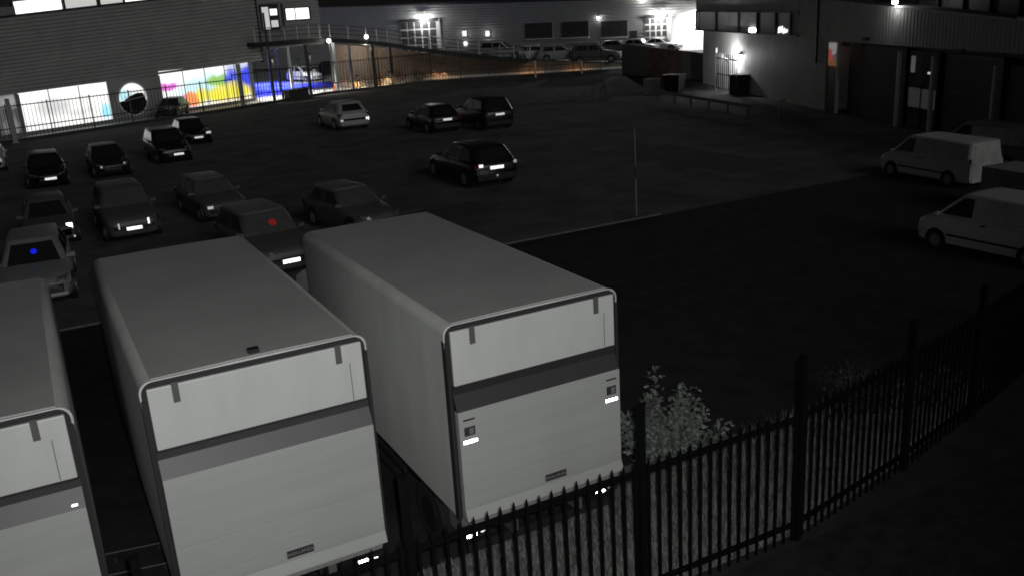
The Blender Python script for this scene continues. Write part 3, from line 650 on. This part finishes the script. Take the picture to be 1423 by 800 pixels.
# yard: wash lights added for its coloured light, their lamps unseen
def wash(label, x, y, z, watts, col, aim):
    t = empty('added_wash_light', (x, y, 0)); tag(t, label, 'lamp', 'added wash lights in the yard')
    B('pole', m_fence, t, -.02, .02, -.02, .02, 0, z); hd_ = B('added_head', m_black, t, -.15, .15, -.1, .1, z, z + .12)
    lamp(t, (0, 0, z - .15), watts, col, .15, 'SPOT', aim, 120)
wash('added wash light throwing white light on the yard near the fence', 21.5, 87.0, 3.6, 3200, (1, .95, .82), (0, -.15, -1))
wash('added wash light throwing white light beside the white column', 25.5, 88.6, 3.6, 2600, (1, .97, .9), (.1, -.1, -1))
wash('added blue wash light over the yard by the white off-roader', 25.0, 99.5, 4.0, 14000, (.05, .07, 1), (0, -.1, -1))
wash('added blue wash light over the yard near the shop corner', 20.5, 93.0, 4.0, 5000, (.05, .07, 1), (0, -.1, -1))
wash('added orange wash light above the bicycles', 33.0, 87.6, 1.3, 480, (1, .66, .36), (.1, .35, -1))
wash('added yellow wash light beside the orange cone', 29.7, 87.8, 1.2, 420, (1, .78, .42), (.1, .2, -1))
wash('added orange wash light between the bicycles and the raised deck', 38.6, 87.3, 1.6, 220, (1, .56, .24), (.1, .35, -1))
wash('added orange wash light below the left car of the raised deck', 46.5, 83.2, 1.4, 110, (1, .45, .16), (.2, .5, -.9))
wash('added orange wash light below the right car of the raised deck', 51.0, 80.9, 1.3, 90, (1, .45, .16), (.2, .5, -.9))
wash('added blue wash light far back beside the white off-roader', 24.0, 105.0, 3.6, 9000, (.06, .08, 1), (0, .1, -1))
wash('added white wash light in front of the off-roader', 27.6, 100.5, 2.6, 1500, (.95, .95, 1), (.2, 1, -.35))

car('white off-roader parked in the blue lit yard under the walkway', 29.3, 105.0, .35, 'suv', P_white, cat='car', plate='front', pmat=m_plates)
car('dark car parked behind the white off-roader in the yard', 34.5, 110.0, .3, 'suv', P_dark, plate='none')
car('dark car half hidden behind the fence in front of the coloured shop window', 11.0, 79.6, -.45, 'hatch', P_dark, plate='none')
pb = tag(empty('planter_box', (22.3, 83.2, 0), .45), 'dark flat planter box at the fence below the blue lit yard', 'planter')
B('trough', m_dark, pb, -1.15, 1.15, -.4, .4, 0, .85); B('rim', m_black, pb, -1.2, 1.2, -.45, .45, .85, .92)
cn = tag(empty('traffic_cone', (27.6, 88.2, 0)), 'orange traffic cone beside the white column', 'cone')
m_or = mat('orange_plastic', (.75, .14, .03), .5)
MB().cyl((0, 0, .05), (0, 0, .85), .22, 14, .04).build('cone', m_or, cn, 40); B('base', m_or, cn, -.28, .28, -.28, .28, 0, .05)

# bicycles in a row
m_bikerim = mat('bike_rim', .55, .4)
m_b = [mat('bike_red', (.35, .10, .05), .4), mat('bike_olive', (.30, .26, .08), .4), mat('bike_grey', .25, .4), mat('bike_orange', (.55, .22, .05), .4)]
def bicycle(x, y, rz, m, label):
    t = tag(empty('bicycle', (x, y, 0), rz), label, 'bicycle', 'bicycles parked behind the yard fence')
    for yy in (-.52, .52):
        k = MB().ring((0, yy, .34), (1, 0, 0), .33, .025, 16, 5)
        for q in range(4): k.cyl((0, yy - .32 * cos(q * pi / 4), .34 - .32 * sin(q * pi / 4)), (0, yy + .32 * cos(q * pi / 4), .34 + .32 * sin(q * pi / 4)), .006, 4)
        k.build('wheel', m_bikerim, t)
    MB().tube([(0, .52, .34), (0, .08, .30), (0, -.36, .78), (0, .14, .80), (0, .08, .30)], .024, 6).tube([(0, .14, .80), (0, .52, .34)], .02, 6).tube([(0, -.52, .34), (0, -.34, .95)], .022, 6).build('frame', m, t)
    MB().tube([(-.28, -.28, 1.0), (0, -.34, .97), (.28, -.28, 1.0)], .02, 6).build('handlebar', m_trim, t)
    B('saddle', m_trim, t, -.07, .07, .04, .30, .90, .96)
for i in range(13):
    u = i / 12; bicycle(28.4 + 10.2 * u, 88.6 + .4 * sin(u * 3) - .4 * u, random.uniform(.9, 1.3), m_b[i % 4],
                        'bicycle %s in the row behind the fence' % ('nearest the orange cone' if i == 0 else 'at the right hand end' if i == 12 else ['with red frame', 'with olive frame', 'with grey frame', 'with orange frame'][i % 4] + [', among the left ones', ', in the middle', ', just right of the middle', ', among the right ones'][i // 4]))

m_litleaf = leafmat('orange_lit_leaf', (.30, .17, .09))  # orange light on the bushes put into the leaf colour
for i, (x, y, h_, lb) in enumerate(((29.6, 88.9, 1.2, 'bush with orange light in its leaf colour nearest the orange cone'), (32.4, 89.3, 1.7, 'bush with orange light in its leaf colour left of the dark column behind the far fence'), (34.6, 89.3, 2.1, 'tall bush with orange light in its leaf colour at the middle of the bicycles'), (36.6, 88.9, 1.8, 'bush with orange light in its leaf colour at the right end of the bicycles'))):
    shrub('orange_lit_bush', lb, x, y, h_, .9, 420, 16, 'bushes among the bicycles', m_litleaf, .20)
# retaining wall and raised deck of parked cars
RW = [(28.5, 91.5, 4.3), (33.6, 92.0, 3.6), (40.6, 90.0, 2.2), (46.0, 86.6, 1.5), (50.6, 83.5, 1.0), (56.0, 80.8, .5)]
rw_ = empty('retaining_wall'); tag(rw_, 'brown masonry retaining wall behind the fence, below the parked cars', 'wall')
MB().loft([[(x, y, 0), (x + .12, y + .3, 0), (x + .12, y + .3, z), (x, y, z)] for x, y, z in RW]).build('masonry', m_brick, rw_)
MB().loft([[(x - .03, y - .06, z + .002), (x + .15, y + .36, z + .002), (x + .15, y + .36, z + .09), (x - .03, y - .06, z + .09)] for x, y, z in RW[2:]]).build('coping', m_kerb, rw_)
MB().loft([[(x - .25, y - .5, .006), (x, y - .05, .006), (x, y - .05, .22), (x - .25, y - .5, .20)] for x, y, z in RW[1:]]).build('footing', m_white, rw_)
dk = MB().loft([[(x + .15, y + .36, z - .6), (x + 10, y + 26, z - .3), (x + 10, y + 26, max(z, 1.0)), (x + .15, y + .36, z - .03)] for x, y, z in RW[2:]] + [[(70, 80, 0), (84, 92, 0), (84, 92, 1.0), (70, 80, .5)]]).build('car_deck', m_lot); dk['kind'] = 'structure'
for i, (x, y, lb) in enumerate(((45.5, 80.4, 'short bright bollard below the left car of the raised deck'), (50.2, 79.3, 'short bright bollard below the middle of the raised deck'), (54.0, 77.6, 'short orange bollard below the right end of the raised deck'))):
    t = tag(empty('bollard', (x, y, 0)), lb, 'bollard', 'bollards in front of the retaining wall')
    MB().cyl((0, 0, 0), (0, 0, 1.5 - .3 * i), .10, 10).build('post', m_or if i == 2 else mat('bollard_paint', (.85, .55, .3), .5), t, 40); MB().cyl((0, 0, 1.5 - .3 * i), (0, 0, 1.56 - .3 * i), .11, 10, .05).build('cap', m_white, t, 40)
GD = 'cars parked on the raised deck behind the fence'
car('white van-like car at the left end of the raised deck', 46.6, 89.6, .9, 'suv', P_silver, z=1.42, sc=1.14, group=GD, plate='none')
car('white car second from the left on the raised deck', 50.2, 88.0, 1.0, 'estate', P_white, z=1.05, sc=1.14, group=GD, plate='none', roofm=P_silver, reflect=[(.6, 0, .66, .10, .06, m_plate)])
car('silver car, floodlight painted white on its roof, third from the left on the raised deck', 51.8, 85.6, .95, 'estate', P_silver, z=.95, sc=1.14, group=GD, plate='none', roofm=P_white, reflect=[(.6, 0, .70, .10, .07, m_plate), (-.6, 0, .70, .10, .07, m_plate)])  # white roof stands for floodlight falling on it
car('tall dark grey car at the right of the raised deck with pale front', 54.2, 82.8, .85, 'suv', P_mid, z=.68, sc=1.14, group=GD, plate='front', roofm=P_silver, bright=True, reflect=[(.6, 0, .8, .14, .07, m_plate), (-.6, 0, .8, .14, .07, m_plate)])  # silver roof on a darker body: floodlight put into its colour
car('grey car with floodlit roof, first of three in front of the far dark door', 60.3, 87.3, .5, 'hatch', P_grey, z=1.02, group=GD, plate='none')
car('silver car with floodlit roof, middle of three below the far gate', 62.6, 86.4, .5, 'hatch', P_silver, z=1.02, group=GD, plate='none')
car('white car with floodlit roof, right of three below the far gate', 64.7, 85.4, .5, 'saloon', P_white, z=1.02, group=GD, plate='none')

# ------------------------------------------------------------------ far warehouse
FB = empty('warehouse', (60, 97, 0), math.atan2(cos(radians(142)), sin(radians(142))))
tag(FB, 'long pale ribbed warehouse across the far side with two gridded gates', 'building')
def fzt(s): return 6.95 - .030 * s if s < 20 else 6.3
ribbed('cladding', -60, 24, lambda s: .2, fzt, 22, m_clad3, FB, 0, .10)
MB().hexa([(-60, -.1, fzt(-60)), (24, -.1, fzt(24)), (24, 1, fzt(24)), (-60, 1, fzt(-60))], [(-60, -.1, fzt(-60) + .14), (24, -.1, fzt(24) + .14), (24, 1, fzt(24) + .14), (-60, 1, fzt(-60) + .14)]).build('roof_edge', m_dark, FB)
m_gpane = mat('gate_pane', .07, .3); m_gbar = mat('gate_bar', .75, .5)
def gate(s0, s1, z0, z1, nx, nz):
    g = B('gate', m_gbar, FB, s0, s1, -.06, -.005, z0, z1); w_ = (s1 - s0) / nx; h_ = (z1 - z0) / nz; p = None
    for i in range(nx):
        for j in range(nz):
            c = (s0 + w_ * (i + .5), -.075, z0 + h_ * (j + .5))
            if p is None: p = MB().box(-w_ / 2 + .085, w_ / 2 - .085, -.012, .012, -h_ / 2 + .08, h_ / 2 - .08).build('pane', m_gpane, g, loc=c)
            else: share(p, g, c)
    B('gate_hood', m_dark, FB, s0 - .05, s1 + .05, -.20, -.005, z1 + .01, z1 + .35)
    B('jamb', m_white, FB, s1 + .01, s1 + .55, -.09, -.005, z0, z1 + .3)
gate(-23.4, -18.1, 1.6, 5.5, 5, 4); gate(9.15, 11.85, 1.0, 4.5, 4, 5)
for a, b, zt in ((-5.85, -2.3, 4.6), (-1.1, 2.3, 4.55), (3.9, 7.1, 4.4)):
    f = B('window', m_frame, FB, a - .08, b + .08, -.05, -.005, zt - 1.85, zt + .05); B('pane', m_dark, f, a, b, -.075, -.052, zt - 1.78, zt)
    B('sill', m_gbar, f, a - .1, b + .1, -.16, -.052, zt - 1.93, zt - 1.86)
B('door', m_dark, FB, 7.4, 8.25, -.05, -.005, 1.0, 3.2)
for a, b, zt in ((8.2, 10.4, 6.9), (10.6, 12.6, 6.9), (12.8, 15.6, 6.85), (2.4, 8.0, 7.1)):
    f = B('roof_window', m_frame, FB, a, b, .3, .4, 6.0, zt + .9); B('pane', m_litdim if a > 8 else m_glass, f, a + .1, b - .1, .27, .298, 6.1, zt + .8)
sm = 0
for s_, z in ((-14.1, 3.75), (-10.9, 3.62)):
    t = tag(empty('wall_lantern'), 'small square wall lantern between gate and windows, %s' % ('left one' if sm == 0 else 'right one'), 'lamp', 'small lanterns on the warehouse wall'); sm += 1
    t.parent = None; t.matrix_world = FB.matrix_basis @ Matrix.Translation((s_, 0, z))
    B('box', m_white, t, -.3, .3, -.2, -.01, -.35, .35); B('lower_box', m_lit, t, -.2, .2, -.18, -.01, -1.5, -1.0); lamp(t, (0, -.6, 0), 14, (1, 1, 1), .1)
def flood(label, frame, s_, z, watts, r=.25, dist=.55, size=.3, kind='POINT', aim=None):
    t = tag(empty('floodlight'), label, 'lamp', 'floodlights on the building walls')
    t.matrix_world = frame.matrix_basis @ Matrix.Translation((s_, 0, z))
    B('bracket', m_black, t, -.04, .04, -dist + .1, -.005, .12, .18); B('housing', m_black, t, -size, size, -dist - .05, -dist + .15, .18, .28)
    B('lens', m_lampglow, t, -size * .9, size * .9, -dist - .06, -dist + .14, .04, .178)
    lamp(t, (0, -dist - .12, -.12), watts, (1, 1, 1), r, kind, aim)
flood('dazzling floodlight above the left gridded gate', FB, -19.9, 6.0, 620, .2)
flood('dazzling floodlight above the right gridded gate', FB, 11.0, 4.95, 700, .2)
flood('small twin lamp with an added beam above the rightmost dark window of the far warehouse', FB, 3.6, 4.75, 1500, .1, .3, .10, 'SPOT', (.1, -1, -.38))  # outward beam added to light the cars on the deck
flood('small floodlight on the roof edge above the far warehouse', FB, 8.9, 6.75, 40, .15, .4, .16)

# white floodlit wall between the warehouse and the right hand building
WW = empty('white_wall', (67.0, 84.0, 0), math.atan2(cos(radians(125)), sin(radians(125)))); tag(WW, 'white rendered wall glaring under a floodlight beside the right gridded gate', 'wall')
wl = MB(); pr_ = [(-1.6, .9), (5.0, .9), (5.0, 5.6), (1.6, 5.3), (-.6, 4.9), (-1.6, 4.4)]
wl.loft([[(a, 0, b) for a, b in pr_], [(a, .4, b) for a, b in pr_]]).build('render', m_white, WW)
B('plinth', m_conc, WW, -1.6, 5.0, -.03, .42, 0, .898)
t = tag(empty('floodlight'), 'floodlight on an arm that whitens the rendered wall', 'lamp', 'floodlights on the building walls'); t.matrix_world = WW.matrix_basis @ Matrix.Translation((2, 0, 0))
MB().tube([(0, .2, 5.55), (0, -1.8, 6.0)], .04, 6).build('arm', m_black, t); B('housing', m_black, t, -.25, .25, -2.0, -1.75, 6.02, 6.12)
lamp(t, (0, -1.9, 5.9), 3600, (1, 1, 1), .2, 'SPOT', (-.2, .75, -1), 120)

# ------------------------------------------------------------------ right hand building
RB = empty('workshop_building', (42, 39, 0), math.atan2(-cos(radians(20)), -sin(radians(20))))
tag(RB, 'dark ribbed workshop building on the right with pillars and deep bays', 'building')
def rzt(s): return 6.42 - .058 * (s + 2.5) if s > -5 else 6.55
def vribs(s0, s1, z0, zt_, step, m, dep=.035, y0=0.):
    mb = MB(); pts = []; s = s0
    while s < s1 - .01:
        for u, d in ((0, 0), (.5, 0), (.58, dep), (.92, dep)): pts.append((min(s1, s + u * step), y0 + d))
        s += step
    pts.append((s1, y0)); n = len(pts)
    mb.add([(a, b, z0) for a, b in pts] + [(a, b, zt_(a)) for a, b in pts], [(i, i + 1, n + i + 1, n + i) for i in range(n - 1)])
    mb.hexa([(s0, y0 + .12, z0), (s1, y0 + .12, z0), (s1, y0 + .12, zt_(s1)), (s0, y0 + .12, zt_(s0))], [(s0, y0 + 5, z0), (s1, y0 + 5, z0), (s1, y0 + 5, zt_(s1)), (s0, y0 + 5, zt_(s0))])
    return mb.build('cladding', m, RB)
vribs(-22.4, -2.42, .0, lambda s: 4.15, .30, m_cladB)
vribs(-24.1, -2.42, 5.72, lambda s: 7.6, .30, m_cladB)
vribs(-4.95, -2.42, 4.152, lambda s: 5.718, .30, m_cladB)
vribs(-2.35, -1.2, 0, lambda s: 4.05, .30, m_cladB)
vribs(-2.35, 24, 4.055, lambda s: max(4.6, rzt(s)), .30, m_cladB, .016)
MB().tube([(-2.39, -.05, 2.7), (-2.39, -.05, 7.4)], .05, 6).build('downpipe', m_black, RB)
# window strip
B('strip_frame', m_black, RB, -24.1, -4.98, -.10, .25, 5.60, 5.715); B('strip_frame', m_black, RB, -24.1, -4.98, -.10, .25, 4.16, 4.25)
B('end_frame', m_white, RB, -24.1, -23.6, -.08, .25, 4.255, 5.595)
for a, b, m in ((-23.4, -19.6, 'a'), (-19.4, -15.0, 'b'), (-14.8, -11.6, 'a'), (-11.4, -8.6, 'a'), (-8.4, -6.3, 'b')):
    B('strip_pane', mat('strip_glass', .20 if m == 'a' else .26, .3, var=.3, scale=.7), RB, a, b, .05, .1, 4.26, 5.59)
    B('strip_mullion', m_black, RB, b + .01, b + .19, -.06, .15, 4.255, 5.595)
B('strip_end', m_black, RB, -6.1, -5.0, .0, .15, 4.255, 5.595)
lt = B('light_reflection', m_lampglow, RB, -12.9, -11.9, -.02, .04, 4.30, 4.52)  # glowing box stands for a lamp reflected in the window strip
for a, b, c, d in ((-8.1, -7.75, 4.32, 4.75), (-7.7, -7.4, 4.36, 4.78), (-7.35, -7.05, 4.30, 4.66), (-7.0, -6.7, 4.36, 4.60)):
    MB().hexa([(a, .0, c), (b, .0, c + .06), (b - .06, .0, d), (a + .05, .0, d - .1)], [(a, .04, c), (b, .04, c + .06), (b - .06, .04, d), (a + .05, .04, d - .1)]).build('light_reflection', m_lit, RB)  # glowing shapes stand for lights reflected in the panes
# bays
bays = [(-1.15, .05), (1.15, 6.4), (7.0, 9.3), (10.1, 14.0), (14.9, 24)]
def hz(s): return 4.05 - .034 * (s + 1.2)
for p0, p1 in ((.10, .26), (6.50, 6.66), (9.48, 9.64), (14.10, 14.26)): B('pillar', m_gbar, RB, p0, p1, -.03, .12, 0, hz(p1) - .01)
B('bay_lintel', m_black, RB, -1.2, 24, .9, 1.3, 3.7, 4.05)
B('bay_back', m_dark, RB, -1.2, 24, 2.2, 2.4, 0, 4.0)
sh = B('shutter', m_dark, RB, .55, 6.4, .55, .62, 0, 3.9)
for i in range(12): B('slat', m_dark, sh, .56, 6.39, .525, .548, .1 + i * .31, .1 + i * .31 + .27)
sh = B('shutter', m_dark, RB, 9.8, 14.0, .55, .62, 0, 3.8)
for i in range(12): B('slat', m_dark, sh, 9.81, 13.99, .525, .548, .1 + i * .31, .1 + i * .31 + .27)
B('bay_glass', m_black, RB, 6.8, 9.3, .50, .54, 0, 3.8)
B('bay_bar', m_trim, RB, 6.8, 9.3, .44, .498, .95, 1.03); B('bay_bar', m_trim, RB, 8.0, 8.08, .44, .498, 0, 2.2)
m_paneglow = emit('added_pane_glow', .5, .028)  # glow added so the pale panes show inside the dark bay
for a, b in ((6.95, 7.95), (8.12, 9.2)): B('lit_pane', m_paneglow, RB, a, b, .44, .498, 1.06, 2.0)
B('ceiling_lamp', m_litdim, RB, 8.5, 8.75, .44, .498, 2.75, 2.85)
B('pale_notice', emit('notice_added_glow', .5, .12), RB, 7.0, 7.3, .44, .498, 2.75, 3.55)  # plain notice given an added glow against the dark bay
B('bay_glass', m_black, RB, 14.5, 20, .50, .54, 0, 3.5)
warm = blobs('warm_doorlight', (.22, .20, .17), [(-.7, 3.75, .9, .30, (.75, .75, .72), .5), (-.75, 3.2, .35, .35, (.9, .16, .10), .5), (-.35, 2.75, .5, .25, (.45, .16, .04), .6), (-.3, 3.4, .3, .14, (.8, .8, .8), .5)], .26)
B('door_light', warm, RB, -1.0, -.05, .02, .08, 2.65, 3.98); B('door_leaf', m_black, RB, -1.0, -.05, .02, .08, 0, 2.6)
B('coping', m_dark, RB, -2.35, 4.0, -.05, .3, 6.4, 6.46) if False else None
for i in range(9):
    a = 6.0 + i * 1.02; z0, z1 = rzt(a), rzt(a + .99)
    MB().hexa([(a, -.06, z0 + .003), (a + .99, -.06, z1 + .003), (a + .99, .35, z1 + .003), (a, .35, z0 + .003)], [(a, -.06, z0 + .07), (a + .99, -.06, z1 + .07), (a + .99, .35, z1 + .07), (a, .35, z0 + .07)]).build('coping', m_white, RB)
MB().hexa([(15.3, -.06, rzt(15.3)), (24, -.06, rzt(24)), (24, .35, rzt(24)), (15.3, .35, rzt(15.3))], [(15.3, -.06, rzt(15.3) + .14), (24, -.06, rzt(24) + .14), (24, .35, rzt(24) + .14), (15.3, .35, rzt(15.3) + .14)]).build('coping', m_white, RB)
B('rooftop_storey', m_dark, RB, 1, 24, 1.6, 4, 5.0, 9.5)
for i in range(11): B('rooftop_post', m_black, RB, 1.2 + i * 2, 1.32 + i * 2, 1.45, 1.59, 5.2, 9.0)
flood('small bright lamp on the roof edge of the right hand building', RB, 6.25, 6.06, 4, .1, .25, .10)
for i, (s_, z, nm) in enumerate(((3.35, 4.25, 'left'), (11.8, 3.98, 'right'))):
    t = tag(empty('bulkhead_lamp'), 'unlit dark bulkhead lamp above the %s shutter of the right hand building' % nm, 'lamp', 'unlit lamps above the bays')
    t.matrix_world = RB.matrix_basis @ Matrix.Translation((s_, 0, z)); B('housing', m_black, t, -.22, .22, -.22, -.004, .0, .12); B('lens', m_glass, t, -.16, .16, -.19, -.03, -.05, -.002)
wlamp = tag(empty('wall_lamp'), 'bright wall lamp beside the white palings on the right hand building', 'lamp'); wlamp.matrix_world = RB.matrix_basis @ Matrix.Translation((-14.4, 0, 2.55))
B('housing', m_black, wlamp, -.3, .3, -.3, -.005, .1, .2); B('lens', m_lampglow, wlamp, -.25, .25, -.28, -.02, .0, .098); lamp(wlamp, (-.5, -.8, -.1), 210, (1, 1, 1), .15)

# ------------------------------------------------------------------ hoarding, palings, low wall, barrier
HD = empty('hoarding', (51.5, 74.1, 0), math.atan2(-1, .011)); tag(HD, 'grey vertical sheet hoarding with a pale top rail between the deck and the workshop', 'fence')
for i in range(14):
    a = i * .985
    k = MB(); pts = []
    for j in range(5):
        for u, d in ((0, 0), (.5, 0), (.6, .04), (.9, .04)): pts.append((a + (j + u) * .196, d))
    pts.append((a + .98, 0)); n = len(pts); zt = lambda s: 2.82 - .058 * s
    k.add([(p, d, 0) for p, d in pts] + [(p, d, zt(p)) for p, d in pts] + [(p, d + .05, 0) for p, d in pts] + [(p, d + .05, zt(p)) for p, d in pts],
          [(q, q + 1, n + q + 1, n + q) for q in range(n - 1)] + [(2 * n + q + 1, 2 * n + q, 3 * n + q, 3 * n + q + 1) for q in range(n - 1)] + [(n + q, n + q + 1, 3 * n + q + 1, 3 * n + q) for q in range(n - 1)])
    k.build('sheet', m_hoardglow if 4 <= i <= 8 else m_hoard, HD)
MB().hexa([(0, -.05, 2.82), (13.8, -.05, 2.02), (13.8, .1, 2.02), (0, .1, 2.82)], [(0, -.05, 2.89), (13.8, -.05, 2.09), (13.8, .1, 2.09), (0, .1, 2.89)]).build('top_rail', m_frame, HD)
PG = empty('paling_gate'); PG.matrix_world = RB.matrix_basis @ Matrix.Translation((-16.6, -1.0, 0)); tag(PG, 'dark paling gate in front of the lamp lit ribbed wall of the right hand building', 'gate')
for i in range(11):
    B('paling', m_dark, PG, i * .40, i * .40 + .07, -.02, .02, .1, 2.75)
for z in (1.2, 2.35): B('rail', m_black, PG, 0, 4.1, .022, .06, z, z + .08)
B('gate_post', m_white, PG, -.20, -.05, -.06, .06, 0, 3.1)
bn = tag(empty('storage_box', (46.2, 51.6, 0), -1.2), 'dark square storage box against the wall right of the pale palings', 'box'); B('body', m_dark, bn, -.7, .7, -.5, .5, 0, 1.3); B('lid', m_black, bn, -.75, .75, -.55, .55, 1.3, 1.38)
sheet('apron', [(51.3, 73.5), (51.4, 60.6), (49.3, 59.8), (42.6, 41.6), (38.0, 42.6), (39.8, 53.0), (44.5, 64.0)], .012, m_apron)
bi = tag(empty('wheelie_bin', (43.6, 56.0, 0), -1.1), 'dark bin standing beside the stack of pallets', 'bin')
MB().loft([[(-.55, -.5, .1), (.55, -.5, .1), (.55, .5, .1), (-.55, .5, .1)], [(-.65, -.6, 1.35), (.65, -.6, 1.35), (.65, .6, 1.35), (-.65, .6, 1.35)]]).build('body', m_black, bi); B('lid', m_dark, bi, -.68, .68, -.63, .63, 1.352, 1.42)
for sx in (-.4, .4): MB().cyl((sx - .05, 0, .1), (sx + .05, 0, .1), .1, 10).build('wheel', m_tyre, bi)
pl = tag(empty('pallet_stack', (42.6, 57.3, 0), -1.1), 'stack of pale pallets left of the dark bin', 'pallets')
m_pal = mat('pallet_wood', .30, .8, var=.2)
for i in range(6): B('pallet', m_pal, pl, -.6 + random.uniform(-.03, .03), .6, -.5, .5, .02 + i * .2, .14 + i * .2)
gr = empty('guard_rail', (39.9, 53.2, 0), math.atan2(-12.2, -2.2)); tag(gr, 'low grey guard rail on short posts along the edge of the pale apron', 'barrier')
B('beam', m_hoard, gr, -.5, 12.4, -.03, .03, .55, .75)
for i in range(6): B('post', m_tab, gr, .1 + i * 2.3, .2 + i * 2.3, .032, .12, 0, .72)
hp = tag(empty('hoop_barrier', (39.2, 40.3, 0), .4), 'small pale hoop barrier near the corner pillar of the workshop', 'barrier'); MB().tube([(-.5, 0, 0), (-.5, 0, .9), (.3, 0, .9), (.3, 0, 0)], .04, 6).build('hoop', m_steel, hp)
lp = tag(empty('marker_post', (18.14, 25.45, 0)), 'thin pale post standing on the kerb in the middle of the car park', 'post')
MB().cyl((0, 0, 0), (0, 0, 1.32), .035, 8).build('lower_tube', m_hoard, lp, 40); MB().cyl((0, 0, 1.32), (0, 0, 1.75), .036, 8).build('dark_sleeve', m_dark, lp, 40); MB().cyl((0, 0, 1.75), (-.02, 0, 3.0), .022, 8).build('upper_tube', m_hoard, lp, 40)
